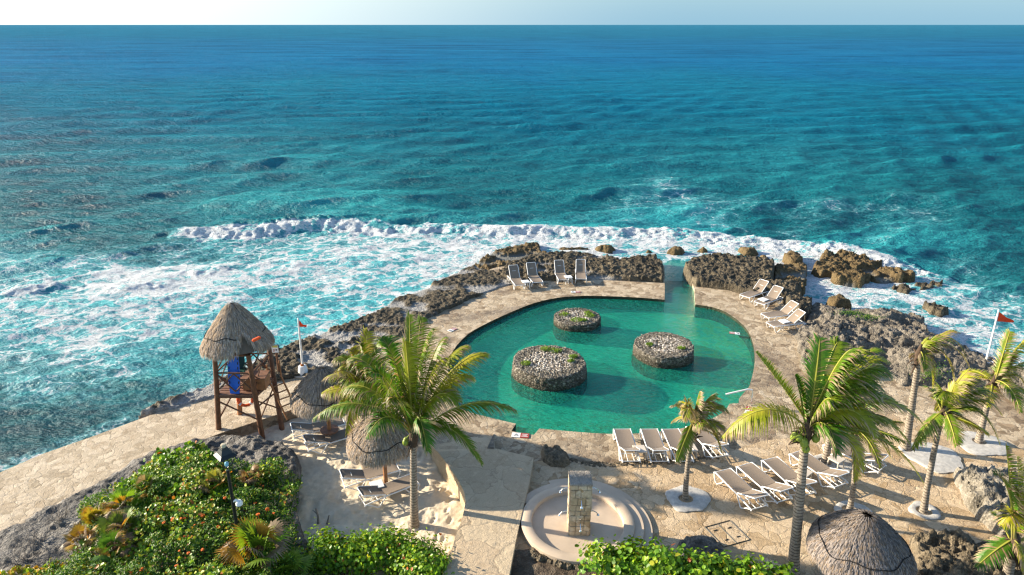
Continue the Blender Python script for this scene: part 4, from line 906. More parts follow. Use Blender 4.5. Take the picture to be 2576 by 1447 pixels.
# ================================================================== THATCH
def thatch(name, parent, R0, H, drop, seed, n=5200, apex_r=.06, hole=None, loc=(0, 0, 0), tint=(.32, .26, .20), sq=1.0, bulge=.07):
    """cone of dry leaf strands over an inner cone; profile slightly convex, ragged skirt"""
    rs = np.random.RandomState(seed); V = []; F = []; Co = []; tint = np.array(tint)
    def prof(t):                                     # t 0 apex .. 1 eave : radius, z
        return apex_r + (R0 - apex_r) * (t ** .98), H * (1 - t ** 1.05) + bulge * H * math.sin(math.pi * t)
    nb = 48; rows = 10
    for i in range(rows + 1):
        r, z = prof(i / rows * .97)
        for k in range(nb):
            a = 6.283 * k / nb; w = 1 + .03 * math.sin(a * 3 + seed) + .015 * math.sin(a * 7)
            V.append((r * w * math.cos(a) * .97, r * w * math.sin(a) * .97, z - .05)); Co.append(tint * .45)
    for i in range(rows):
        for k in range(nb): F.append((i * nb + k, (i + 1) * nb + k, (i + 1) * nb + (k + 1) % nb, i * nb + (k + 1) % nb))
    for s in range(n):
        t0 = math.sqrt(rs.rand()) * .97; a = rs.rand() * 6.283; ln = rs.uniform(.10, .24) * (.6 + .6 * t0)
        if hole and abs(((a - hole[0] + math.pi) % (2 * math.pi)) - math.pi) < hole[1] * (t0 - .55) and t0 > .55: continue
        r, z = prof(t0); r2, z2 = prof(min(1, t0 + ln)); over = max(0, t0 + ln - 1)
        w = 1 + .03 * math.sin(a * 3 + seed) + .015 * math.sin(a * 7); a2 = a + rs.uniform(-.05, .05) * (1.2 - t0)
        lift = rs.uniform(.0, .045); hw = rs.uniform(.006, .014) * (.7 + t0 * .6); z2 -= over * drop * 3.2; z2 -= rs.uniform(0, .05) if t0 > .8 else 0
        ca, sa = math.cos(a), math.sin(a); c2_, s2_ = math.cos(a2), math.sin(a2); b0 = len(V)
        rr = (r * w + lift * .4); rm = ((r + r2) / 2) * w + lift + .015; re = r2 * w + lift * .5 + rs.uniform(-.01, .03)
        V += [(rr * ca + sa * hw, rr * sa - ca * hw, z + lift), (rr * ca - sa * hw, rr * sa + ca * hw, z + lift),
              (rm * (ca + c2_) / 2 - s2_ * hw, rm * (sa + s2_) / 2 + c2_ * hw, (z + z2) / 2 + lift + .02), (rm * (ca + c2_) / 2 + s2_ * hw, rm * (sa + s2_) / 2 - c2_ * hw, (z + z2) / 2 + lift + .02),
              (re * c2_, re * s2_, z2 + lift * .3)]
        c = tint * rs.uniform(.55, 1.5) * (np.array([1.12, 1.0, .85]) if rs.rand() < .3 else np.array([.98, 1.0, 1.06])); Co += [c] * 4 + [c * 1.25]
        F.append((b0, b0 + 3, b0 + 2, b0 + 1)); F.append((b0 + 3, b0 + 4, b0 + 2))
    V = np.array(V); V[:, 0] *= sq
    Q = np.array([f for f in F if len(f) == 4]); T = np.array([f for f in F if len(f) == 3])
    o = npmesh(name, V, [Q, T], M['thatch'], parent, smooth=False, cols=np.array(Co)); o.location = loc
    def on(t, a, out=.07):
        r, z = prof(t); w = 1 + .03 * math.sin(a * 3 + seed); return Vector(((r * w + out) * math.cos(a) * sq, (r * w + out) * math.sin(a), z + .05))
    return o, on
def rope_on(parent, on, t, seed, nseg=64, r=.014, wav=.03, arc=(0, 6.283)):
    rs = random.Random(seed); pts = []; k1 = rs.randint(3, 5)
    for k in range(nseg + 1):
        a = arc[0] + (arc[1] - arc[0]) * k / nseg; pts.append(on(t + wav * math.sin(a * k1 + seed) + wav * .5 * math.sin(a * 9), a))
    return MB().path(pts, r, 5).build('rope', M['rope'], parent, True)
def palapa(base, apexz, R0, H, label, seed, post=.07, n=5200, table=None, tint=(.30, .245, .19)):
    root = empty('palapa', base, 0, label, 'palapa', 'thatched sun shades')
    top = apexz - base.z
    MB().path([Vector((0, 0, -.1)), Vector((.01, 0, top * .5)), Vector((0, 0, top - .15))], [post * 1.1, post, post * .85], 10, jit=.05).build('post', M['wood_light'], root, True)
    th, on = thatch('thatch_roof', root, R0, H, .28, seed, n, loc=(0, 0, top - H), tint=tint)
    rope_on(th, on, .78, seed)
    m = MB()
    for k in range(8):
        a = k * math.pi / 4; m.path([Vector((0, 0, top - .25)), Vector((R0 * .85 * math.cos(a), R0 * .85 * math.sin(a), top - H + .02))], .025, 6)
    m.build('roof_poles', M['wood'], root)
    return root
b1 = G(832, 1111, SZ); palapa(b1, onY(812, 925, b1.y).z, 1.30, 1.28, 'thatched palapa nearest the lifeguard tower', 31, n=9000)
b2_ = G(972, 1229, SZ); palapa(b2_, onY(962, 1038, b2_.y).z, 1.22, 1.12, 'thatched palapa right under the fronds of the big left palm', 32, n=9000)
m = MB(); m.lathe([(.0, .50), (.34, .50), (.35, .53), (.34, .56), (.0, .56)], 28)
tag(m.build('round_table', M['plank'], smooth=True, loc=(b1.x, b1.y, SZ)), 'round wooden table top fixed round the post of the far palapa', 'table')
a3 = onY(2184, 1285, 14.2); b3 = Vector((a3.x, 14.2, .1)); palapa(b3, a3.z - .13, 1.27, 1.15, 'large dark thatched palapa cut by the bottom edge on the right', 34, .09, n=15000, tint=(.20, .17, .145))

# ================================================================== LIFEGUARD TOWER
def tower():
    o = G(600, 1092, SZ); root = empty('lifeguard_tower', (o.x, o.y, SZ), 0, 'wooden lifeguard tower with a ragged thatched roof on four log posts', 'lifeguard tower')
    L = lambda v: Vector(v) - Vector((o.x, o.y, SZ))
    FLb, FRb, BRb, BLb = G(550, 1104, SZ), G(660, 1100, SZ), G(710, 1082, SZ), G(604, 1072, SZ)
    pz = 1.52
    FL, FR = onY(546, 993, 22.5), onY(641, 991, 22.5); FL.z = FR.z = pz
    BR, BL = onY(688, 947, 23.9), Vector((FL.x + .25, 23.95, pz)); BR.z = pz
    tops = [FL + (FL - FLb) * .72, FR + (FR - FRb) * .72, BR + (BR - BRb) * .45, BL + (BL - BLb) * .45]
    for t_ in tops: t_.z = 3.25
    bots = [FLb, FRb, BRb, BLb]; mids = [FL, FR, BR, BL]
    for bt, md, tp in zip(bots, mids, tops):
        MB().path([L(bt) - Vector((0, 0, .2)), L(md), L(tp)], [.105, .095, .085], 10, jit=.04).build('post', M['wood_light'] if bt in (BLb,) else M['wood'], root, True)
    # platform
    m = MB()
    for k in range(9):
        t = k / 8; a = FL.lerp(BL, t); c = FR.lerp(BR, t)
        q = L(a); r = L(c); d = (r - q); ang = math.atan2(d.y, d.x)
        m.box((q + r) / 2, (d.length + .15, .135, .035), Matrix.Rotation(ang, 3, 'Z'))
    m.build('platform', M['plank'], root)
    m = MB()
    for a, c, zz in [(FL, FR, -.08), (BL, BR, -.08), (FL, BL, -.08), (FR, BR, -.08)]: m.path([L(a) + Vector((0, 0, zz)), L(c) + Vector((0, 0, zz))], .065, 8)
    m.build('platform_beams', M['wood'], root)
    def at(i, z):
        b, md, tp = bots[i], mids[i], tops[i]
        if z < pz: return L(b.lerp(md, (z - SZ) / (pz - SZ)))
        return L(md.lerp(tp, (z - pz) / (3.25 - pz)))
    for i, j, nm in [(0, 1, 'front'), (1, 2, 's'), (3, 2, 'b'), (0, 3, 'l')]:
        m = MB()
        for z in (2.45,): m.path([at(i, z), at(j, z)], .032, 6)
        mid_lo = (at(i, 1.65) + at(j, 1.65)) / 2; mid_hi = (at(i, 2.42) + at(j, 2.42)) / 2
        m.path([at(i, 1.65), mid_hi], .028, 6); m.path([at(i, 2.42), mid_lo], .028, 6); m.path([mid_lo, at(j, 2.42)], .028, 6); m.path([mid_hi, at(j, 1.65)], .028, 6)
        m.build('railing', M['wood'], root, True)
    m = MB()
    for i, zi, j, zj in [(0, 1.25, 1, .35), (1, 1.25, 2, .35), (3, 1.25, 0, .35), (1, .3, 2, 1.25), (1, .95, 2, .95), (0, .4, 3, 1.2), (0, 2.5, 3, 3.1), (1, 2.5, 2, 3.2)]:
        MB().path([at(i, zi), at(j, zj)], .032, 6).build('brace', M['wood'], root, True)
    # ladder on the right side
    lb1 = G(738, 1050, 0.0); lt = BR + Vector((.15, -.25, .05)); lm = MB(); off = Vector((.30, .30, 0))
    P0, P1 = L(lt), L(lb1); A = P0 - off * .6; B_ = P1 - off * .6; A2 = P0 + off * .6; B2 = P1 + off * .6
    lm.path([A + Vector((0, 0, .7)), A, B_], .035, 6); lm.path([A2 + Vector((0, 0, .7)), A2, B2], .035, 6)
    for k in range(1, 6): lm.path([A.lerp(B_, k / 6), A2.lerp(B2, k / 6)], .026, 6)
    lm.build('ladder', M['wood_light'], root, True)
    # roof
    ap = onY(592, 762, 23.1); cx = (tops[0] + tops[1] + tops[2] + tops[3]) / 4
    c = Vector((onY(598, 860, 23.15).x, 23.15, 0)); H = 1.62
    th, on = thatch('thatch_roof', root, 1.27, H, .30, 40, 12000, loc=L((c.x, c.y, ap.z - H)), hole=(-.95, .9), bulge=.03, tint=(.33, .265, .20))
    rope_on(th, on, .74, 3, r=.017, arc=(-.15, 5.1))
    m = MB()
    for k in range(8):
        a = k * math.pi / 4 + .3; m.path([L((c.x, c.y, ap.z - .3)), L((c.x + 1.25 * math.cos(a), c.y + 1.25 * math.sin(a), ap.z - H + .05))], .03, 6)
    for i in range(4): m.path([at(i, 3.22), at((i + 1) % 4, 3.22)], .05, 6)
    m.build('roof_poles', M['wood'], root, True)
    # blue spine board leaning on the front rail
    f = FL.lerp(FR, .46); bm_ = MB()
    bp = f + Vector((0, .06, 0)); ang = R(-9)
    rt = Matrix.Rotation(ang, 3, 'X') @ Matrix.Rotation(R(2), 3, 'Y')
    n_ = 22; outline = []
    for k in range(n_ + 1):
        t = k / n_; w = .17 + .05 * math.sin(math.pi * min(1, t * 1.15)) - .07 * max(0, t - .8) / .2; outline.append((w, t * 1.85))
    vs = []; 
    for y in (-.025, .025):
        vs += [rt @ Vector((w, y, z)) for w, z in outline] + [rt @ Vector((-w, y, z)) for w, z in reversed(outline)]
    N_ = len(outline) * 2; fs = [tuple(range(N_)), tuple(range(2 * N_ - 1, N_ - 1, -1))] + [(k, k + N_, (k + 1) % N_ + N_, (k + 1) % N_) for k in range(N_)]
    bm_.add(vs, fs)
    brd = bm_.build('rescue_board', M['blue'], loc=(bp.x, bp.y, pz + .02)); tag(brd, 'bright blue rescue board standing upright in the lifeguard tower', 'rescue board')
    for sx in (-1, 1):
        for k in range(8): MB().box(rt @ Vector((sx * .165, -.03, .25 + k * .19)), (.035, .012, .10), rt).build('handle_slot', M['black'], brd)
    # chest
    q = Vector((onY(672 - 8, 985, 23.0).x - .25, 23.05, pz + .04)); ch = empty('wooden_chest', (q.x, q.y, q.z), R(2), 'brown wooden chest on the platform of the lifeguard tower', 'chest')
    MB().box((0, 0, .24), (.85, .62, .46)).build('body', M['wood_light'], ch, bevel=.01); MB().box((0, 0, .495), (.9, .67, .045)).build('lid', M['plank'], ch, bevel=.008)
    # chair
    q = Vector((FL.x + .5, 23.55, pz + .03)); ch = empty('plastic_chair', q, R(10), 'dark green plastic chair in the back left corner of the tower', 'chair')
    MB().box((0, 0, .43), (.46, .44, .03)).build('seat', M['green'], ch); MB().box((-.02, .22, .68), (.46, .03, .46), Matrix.Rotation(R(-10), 3, 'X')).build('backrest', M['green'], ch)
    for sx in (-1, 1):
        MB().path([Vector((sx * .25, -.2, .43)), Vector((sx * .25, -.18, .64)), Vector((sx * .25, .2, .66))], .02, 6).build('armrest', M['green'], ch)
        for sy in (-1, 1): MB().path([Vector((sx * .2, sy * .2, .43)), Vector((sx * .24, sy * .24, 0))], .02, 6).build('leg', M['green'], ch)
    # lifebuoy hung under the platform
    q = onY(617, 1003, 22.9); m = MB(); pts = [Vector((.27 * math.cos(a), .0, .27 * math.sin(a))) for a in [k * 6.2832 / 28 for k in range(29)]]; m.path(pts, .06, 8, cap=False)
    lb = m.build('lifebuoy', M['orange'], smooth=True, loc=q); lb.rotation_euler = (R(-15), 0, R(12)); tag(lb, 'orange lifebuoy hanging below the tower platform', 'lifebuoy')
    for k in range(4):
        a = k * math.pi / 2 + .78; MB().path([Vector((.27 * math.cos(a + e), 0, .27 * math.sin(a + e))) for e in (-.12, 0, .12)], .064, 8).build('white_band', M['white'], lb, True)
    q = onY(645, 853, 22.2); m = MB(); m.lathe([(.03, -.16), (.06, -.13), (.06, .13), (.03, .16)], 10); rb = m.build('rescue_tube', M['orange'], smooth=True, loc=q); rb.rotation_euler = (0, R(70), R(20)); tag(rb, 'small red rescue float hanging under the torn roof of the tower', 'rescue float')
tower()

# ================================================================== LOUNGERS
def make_lounger(ang):
    root = empty('sun_lounger', (0, 0, 0)); w = .31; z = .33; hx = 1.22
    m = MB()
    for s in (-1, 1):
        m.path([Vector((.0, s * w, z - .02)), Vector((.06, s * w, z + .03)), Vector((.9, s * w, z)), Vector((hx, s * w, z)), Vector((1.92, s * w, z - .06)), Vector((1.97, s * w, z - .10))], .024, 8)
    for x in (.02, .62, hx, 1.50, 1.95): m.path([Vector((x, -w, z - (.0 if x < 1.4 else .06))), Vector((x, w, z - (.0 if x < 1.4 else .06)))], .016, 6)
    for s in (-.11, .11): m.path([Vector((hx, s, z - .03)), Vector((1.95, s, z - .08))], .013, 6)
    m.build('frame', M['white'], root, True)
    for s in (-1, 1):
        MB().path([Vector((.02, s * w, z)), Vector((.07, s * (w + .01), .17)), Vector((.17, s * (w + .015), .02)), Vector((.24, s * (w + .015), .02)), Vector((.42, s * w, .17)), Vector((.52, s * w, z - .02))], .022, 8).build('leg', M['white'], root, True)
        MB().path([Vector((hx + .0, s * w, z)), Vector((hx + .14, s * (w + .01), .17)), Vector((hx + .26, s * (w + .015), .02)), Vector((hx + .33, s * (w + .015), .02)), Vector((hx + .52, s * w, .16)), Vector((hx + .70, s * w, z - .07))], .022, 8).build('leg', M['white'], root, True)
    # seat fabric, slightly sagging
    nx, ny = 14, 6; vs = []; fs = []
    for lay in (0, -.012):
        for i in range(nx + 1):
            for j in range(ny + 1):
                x = .02 + (hx - .02) * i / nx; y = (-.285 + .57 * j / ny); zz = z + .045 - .02 * math.sin(math.pi * j / ny) - (.03 if i == 0 else 0); vs.append((x, y, zz + lay))
    o2 = (nx + 1) * (ny + 1)
    for i in range(nx):
        for j in range(ny):
            a = i * (ny + 1) + j; b = a + ny + 1; fs += [(a, b, b + 1, a + 1), (a + o2, a + 1 + o2, b + 1 + o2, b + o2)]
    m = MB(); m.v = vs; m.f = fs; m.build('seat', M['sling'], root, True)
    ca, sa = math.cos(ang), math.sin(ang)
    P = lambda u, y, v=0: Vector((hx + u * ca - v * sa, y, z + .04 + u * sa + v * ca))
    m = MB(); ux, uy = 10, 6; vs = []; fs = []
    for lay in (.0, -.012):
        for i in range(ux + 1):
            for j in range(uy + 1):
                u = .80 * i / ux; vs.append(P(u, -.265 + .53 * j / uy, lay - .025 * math.sin(math.pi * j / uy) + (.0 if i < ux else -.03)))
    o2 = (ux + 1) * (uy + 1)
    for i in range(ux):
        for j in range(uy):
            a = i * (uy + 1) + j; b = a + uy + 1; fs += [(a, b, b + 1, a + 1), (a + o2, a + 1 + o2, b + 1 + o2, b + o2)]
    m.v = vs; m.f = fs; bk = m.build('backrest', M['sling'], root, True)
    m = MB()
    for s in (-1, 1): m.path([P(0, s * .285, -.01), P(.74, s * .285, -.01), P(.81, s * .255, -.03)], .02, 8)
    m.path([P(.81, -.255, -.03), P(.81, .255, -.03)], .018, 8)
    m.path([P(.45, -.27, -.03), P(.45, .27, -.03)], .013, 6)
    m.build('backrest_frame', M['white'], bk, True)
    for s in (-.2, .2): MB().path([P(.42, s, -.03), Vector((hx + .50, s, z - .05))], .012, 6).build('backrest_strut', M['white'], root, True)
    return root
protos = {}
def lounger(foot, head, ang, z, label, group):
    f = G(*foot, z); h = G(*head, z); rz = math.atan2(h.y - f.y, h.x - f.x); c = (f + h) / 2
    loc = c - Vector((math.cos(rz), math.sin(rz), 0)) * .98; loc.z = z
    if ang in protos: r = copy_tree(protos[ang])
    else: r = make_lounger(R(ang)); protos[ang] = r
    r.location = loc; r.rotation_euler = (0, 0, rz); return tag(r, label, 'sun lounger', group)
GL = 'white framed sun loungers'
lounger((1314, 738), (1284, 697), 52, 0, 'leftmost of the four upright loungers on the far bank, backs to the rocks', GL)
lounger((1358, 731), (1328, 690), 52, 0, 'second lounger from the left on the far bank of the pool', GL)
lounger((1421, 724), (1400, 684), 52, 0, 'third lounger from the left on the far bank, turned slightly', GL)
lounger((1462, 722), (1459, 682), 52, 0, 'rightmost lounger on the far bank, facing straight to the pool', GL)
lounger((1866, 762), (1926, 738), 40, 0, 'farthest of the loungers on the right bank, below the big dark rock block', GL)
lounger((1898, 782), (1966, 752), 40, 0, 'second lounger on the right bank, left of the dark rocks', GL)
lounger((1922, 810), (1998, 798), 40, 0, 'third lounger on the right bank, in front of the grey outcrop', GL)
lounger((1932, 833), (2018, 820), 40, 0, 'nearest lounger on the right bank, in front of the grey outcrop', GL)
for i, (a, b, l) in enumerate([((1566, 1108), (1584, 1166), 'leftmost lounger in the row along the lower pool edge'), ((1634, 1108), (1655, 1166), 'second lounger from the left in the row along the lower pool edge'),
                               ((1688, 1108), (1716, 1166), 'lounger just left of the small palm at the lower pool edge'), ((1752, 1100), (1800, 1152), 'turned lounger just right of the small palm at the lower pool edge')]):
    lounger(a, b, 27, 0, l, GL)
for a, b, l in [((1820, 1210), (1900, 1287), 'nearest and leftmost lounger of the lower right group'), ((1876, 1196), (1962, 1268), 'second lounger from the left in the lower right group'),
                ((1938, 1180), (2022, 1254), 'third lounger of the lower right group, behind the trunk of the largest palm'), ((2010, 1165), (2100, 1228), 'fourth lounger of the lower right group, right of the large trunk'), ((2095, 1140), (2195, 1186), 'far lounger of the lower right group, half hidden under a frond')]:
    lounger(a, b, 25, .10, l, GL)
for a, b, l in [((990, 1196), (878, 1226), 'far lounger of the pair on the sand under the near palapa'), ((1034, 1230), (926, 1270), 'near lounger of the pair on the sand under the near palapa'),
                ((856, 1080), (752, 1104), 'far lounger of the pair on the sand under the palapa by the tower'), ((884, 1107), (790, 1134), 'near lounger of the pair on the sand under the palapa by the tower')]:
    lounger(a, b, 20, SZ + .02, l, GL)
def make_table(mat):
    r = empty('side_table', (0, 0, 0)); MB().box((0, 0, .40), (.44, .44, .03)).build('table_top', mat, r, bevel=.012)
    MB().box((0, 0, .365), (.38, .38, .035)).build('apron', mat, r)
    for sx in (-1, 1):
        for sy in (-1, 1): MB().path([Vector((sx * .17, sy * .17, .36)), Vector((sx * .2, sy * .2, 0))], [.028, .02], 8).build('leg', mat, r, True)
    return r
tp = {}
for x, y, z, rz, mt, l in [(1322, 724, 0, .3, 'white', 'white side table between the two left loungers on the far bank'), (1429, 712, 0, .2, 'white', 'white side table between the two right loungers on the far bank'),
                        (1918, 770, 0, .6, 'white', 'white side table between the two farthest loungers on the right bank'), (1970, 826, 0, .4, 'white', 'white side table between the two nearer loungers on the right bank'),
                        (1607, 1153, 0, .05, 'beige_plastic', 'beige side table between the two left loungers at the lower pool edge'), (1734, 1150, 0, .1, 'beige_plastic', 'beige side table behind the trunk of the small palm'),
                        (2018, 1212, .1, .7, 'beige_plastic', 'beige side table behind the trunk of the largest palm'), (2100, 1178, .1, .6, 'beige_plastic', 'beige side table standing on the pale cement by the thick trunk'),
                        (950, 1243, SZ, .4, 'white', 'low white side table between the loungers under the near palapa')]:
    if mt in tp: r = copy_tree(tp[mt])
    else: r = make_table(M[mt]); tp[mt] = r
    r.location = G(x, y, z); r.rotation_euler = (0, 0, rz); tag(r, l, 'side table', 'side tables between the loungers')

# ================================================================== POOL ISLANDS
def island(c, Rr, top, seed, label, npeb=420, greens=()):
    rs = np.random.RandomState(seed); root = empty('stone_island', (c[0], c[1], -.8), 0, label, 'stone island', 'round stone islands in the pool')
    n = 150; prof = [(1.03, 0), (1.04, .35), (1.03, .6), (1.0, .85), (.985, .97), (.95, 1.0), (.86, 1.0), (.84, .985)]
    H = top + .8; V = []; F = []; zz = np.linspace(0, 1, 26)
    rows = [(np.interp(z, [0, .3, .7, 1], [1.02, 1.04, 1.01, .985]), z) for z in zz] + [(.96, 1.01), (.90, 1.01), (.80, 1.0), (.6, .99), (.3, .99), (.02, .99)]
    A = np.arange(n) * 2 * math.pi / n; verts = []
    for i, (r, z) in enumerate(rows):
        wob = 1 + .025 * np.sin(A * 2 + seed) + .015 * np.sin(A * 5 + seed)
        nn = fbm(A * Rr * 6 + 100, np.full(n, z * H * 6 + i * .6), seed, 4); nn2 = vn(A * Rr * 11 + 60, np.full(n, z * H * 11 + i * .9), seed + 5)
        rr = Rr * r * wob + (nn - .5) * .10 + (nn2 - .5) * .05
        if i > 26: rr = Rr * r * wob
        zc = z * H + (nn2 - .5) * (.05 if i > 20 else .02)
        verts.append(np.stack([rr * np.cos(A), rr * np.sin(A), zc], -1))
    V = np.concatenate(verts); nr = len(rows); idx = np.arange(nr * n).reshape(nr, n)
    q = np.stack([idx[:-1], np.roll(idx, -1, 1)[:-1], np.roll(idx, -1, 1)[1:], idx[1:]], -1).reshape(-1, 4)
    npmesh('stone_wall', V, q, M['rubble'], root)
    # pebbles on top
    V = []; T = []; Co = []
    ico = [(0, 0, 1), (.9, 0, .3), (.28, .85, .3), (-.72, .53, .3), (-.72, -.53, .3), (.28, -.85, .3), (0, 0, -.6)]
    ft = [(0, 1, 2), (0, 2, 3), (0, 3, 4), (0, 4, 5), (0, 5, 1), (6, 2, 1), (6, 3, 2), (6, 4, 3), (6, 5, 4), (6, 1, 5)]
    for k in range(npeb * 4):
        rim = k > npeb * 1.7
        rr = Rr * (math.sqrt(rs.rand()) * .66 if not rim else rs.uniform(.62, .97)); a = rs.rand() * 6.283
        s = rs.uniform(.03, .062) if not rim else rs.uniform(.03, .055); b = len(V); rot = rs.rand() * 6.28; sx, sy, sz = s * rs.uniform(.8, 1.3), s * rs.uniform(.7, 1.1), s * rs.uniform(.5, .8)
        cr, sr = math.cos(rot), math.sin(rot); zc = H + rs.uniform(-.01, .02)
        col = (np.array([.60, .55, .48]) if rs.rand() < .65 else np.array([.30, .25, .19])) * rs.uniform(.65, 1.25) if not rim else np.array([.20, .18, .145]) * rs.uniform(.4, 2.0)
        for p in ico:
            X, Y = p[0] * sx, p[1] * sy; V.append((rr * math.cos(a) + X * cr - Y * sr, rr * math.sin(a) + X * sr + Y * cr, zc + p[2] * sz)); Co.append(col)
        T += [tuple(i + b for i in f) for f in ft]
    npmesh('pebbles', np.array(V), np.array(T), M['thatch'], root, smooth=True, cols=np.array(Co))
    for (gx, gy, gr) in greens:
        V = []; T = []; Co = []
        for k in range(220):
            rr = gr * math.sqrt(rs.rand()); a = rs.rand() * 6.28; s = rs.uniform(.02, .045); b = len(V); x, y = gx + rr * math.cos(a), gy + rr * math.sin(a) * .8; z = H + .03 + .09 * (1 - rr / gr) * rs.rand()
            d = Vector(rs.randn(3)).normalized(); e = d.orthogonal().normalized(); p = Vector((x, y, z))
            V += [p, p + d * s * 2 + Vector((0, 0, s)), p + d * s + e * s * .8 + Vector((0, 0, s))]; T.append((b, b + 1, b + 2)); c0 = np.array([.14, .24, .02]) * rs.uniform(.5, 1.5); Co += [c0] * 3
        npmesh('green_tuft', np.array([tuple(v) for v in V]), np.array(T), M['moss'], root, smooth=False, cols=np.array(Co))
M['island'] = rockmat('stacked coral stone', (.028, .024, .018), (.10, .085, .062), (.30, .25, .185), sc=1.25)
island((1.66, 27.35), 1.63, .45, 3, 'largest round stone island, lower left in the pool, pebbled top', 420, [(-1.05, -.35, .22), (-.1, 1.1, .25), (.35, .95, .3), (1.1, .3, .2), (.95, -.1, .14)])
island((7.2, 29.2), 1.42, .36, 5, 'round stone island on the right side of the pool', 330, [(-.7, -.1, .17), (.7, -.5, .17)])
island((3.42, 32.9), 1.20, .20, 7, 'smallest round stone island at the back of the pool with green tufts', 240, [(-.65, .15, .28), (-.1, -.55, .34), (.65, .0, .28), (.6, .35, .2), (.25, -.6, .2)])

# ================================================================== SHOWER
def shower():
    c = G(1462, 1325, .12); cx, cy = c.x - .12, c.y + .05
    root = empty('shower_basin', (cx, cy, .10), 0, 'round tan shower basin with a raised rim and outer steps', 'shower basin')
    MB().lathe([(1.72, .0), (1.735, .21), (1.715, .225), (1.43, .225), (1.41, .21), (1.40, .09), (0.0, .085)], 96).build('basin', M['basin'], root, True)
    def arcstep(r0, r1, z0, z1, a0, a1, nm):
        m = MB(); n = 60; vs = []
        for k in range(n + 1):
            a = a0 + (a1 - a0) * k / n
            for r, z in ((r0, z0), (r0, z1), (r1, z1), (r1, z0)): vs.append((r * math.cos(a), r * math.sin(a), z))
        fs = []
        for k in range(n):
            for j in range(3): fs.append((k * 4 + j, k * 4 + j + 1, (k + 1) * 4 + j + 1, (k + 1) * 4 + j))
        fs += [(0, 3, 2, 1), (n * 4, n * 4 + 1, n * 4 + 2, n * 4 + 3)]
        m.v = vs; m.f = [tuple(reversed(f)) for f in fs]; m.build(nm, M['basin'], root, False)
    arcstep(1.735, 2.02, -.05, .145, R(-60), R(150), 'step'); arcstep(2.015, 2.28, -.05, .07, R(-60), R(110), 'step')
    # pillar
    pb = G(1457, 1347, .19); px_, py_ = pb.x, pb.y + .3
    tz = onY(1457, 1222, pb.y).z
    pr = empty('shower_pillar', (px_, py_, .18), 0, 'square stone block shower pillar with metal shower heads', 'shower pillar')
    H = tz - .18; w = .60; rs = random.Random(4)
    MB().box((0, 0, H / 2 - .01), (w - .05, w - .05, H - .02)).build('mortar_core', M['concrete'], pr)
    m = MB(); rows = []; z = .0
    while z < H - .05:
        h = min(rs.uniform(.16, .28), H - z); rows.append((z, h)); z += h
    for z, h in rows:
        for side in range(4):
            x = -w / 2
            while x < w / 2 - .02:
                l = rs.uniform(.14, .28); l = min(l, w / 2 - x); l = w / 2 - x if w / 2 - x - l < .08 else l
                cpos = Vector((x + l / 2, -w / 2 + .02, z + h / 2)); rot = Matrix.Rotation(side * math.pi / 2, 3, 'Z')
                jit = rs.uniform(0, .018); b0 = len(m.v)
                mm = MB().box((0, 0, 0), (l - .014, .07, h - .014), None)
                m.add([rot @ (Vector(v) + cpos - Vector((0, jit, 0))) for v in mm.v], mm.f)
                x += l
    m.build('stone_blocks', M['block'], pr, bevel=.008)
    MB().box((0, 0, H + .03), (w + .06, w + .06, .07)).build('cap', M['cap'], pr, bevel=.012)
    i = 0
    for z in (H - .42, .55):
        for side, (dx, dy) in enumerate(((0, -1), (-1, 0), (1, 0))):
            zz = z + (.1 if side else 0); d = Vector((dx, dy, 0)); s0 = d * (w / 2) + Vector((0, 0, zz)); m = MB()
            m.path([s0, s0 + d * .12 + Vector((0, 0, .02)), s0 + d * .22 + Vector((0, 0, -.03)), s0 + d * .27 + Vector((0, 0, -.10))], .014, 8)
            hd = s0 + d * .28 + Vector((0, 0, -.13)); m.lathe([(.015, .04), (.03, .02), (.045, -.01), (.0, -.012)], 12, hd); m.lathe([(.0, 0), (.03, .0), (.03, .015), (0, .015)], 10, s0 + d * .005)
            m.build('shower_head', M['chrome'], pr, True)
    for z in (H - .8, H - 1.15):
        m = MB(); m.path([Vector((.0, -w / 2, z)), Vector((0, -w / 2 - .07, z))], [.028, .022], 10); m.build('tap', M['chrome'], pr, True)
def blockmat():
    n = N('sawn limestone block'); sp = n.new('ShaderNodeObjectInfo'); v = n.vor(4.2, 'F1', n.map((1, 1, 1))); s = n.new('ShaderNodeSeparateColor'); n.set(s.inputs[0], v.outputs['Color'])
    a, _ = n.noise(8, 5, .65)
    c = n.ramp(s.outputs[0], [(0, (.42, .32, .20)), (.4, (.55, .44, .30)), (.75, (.64, .54, .40)), (1, (.46, .32, .18))]); c = n.mix(n.mr(a, .4, .7, 0, .5), c, (.24, .17, .10))
    return n.fin(c, .85, n.bump(a, .6, .03), .2)
M['block'] = blockmat(); M['cap'] = rockmat('weathered stone cap', (.25, .22, .18), (.42, .37, .31), (.6, .55, .48), sc=2)
shower()

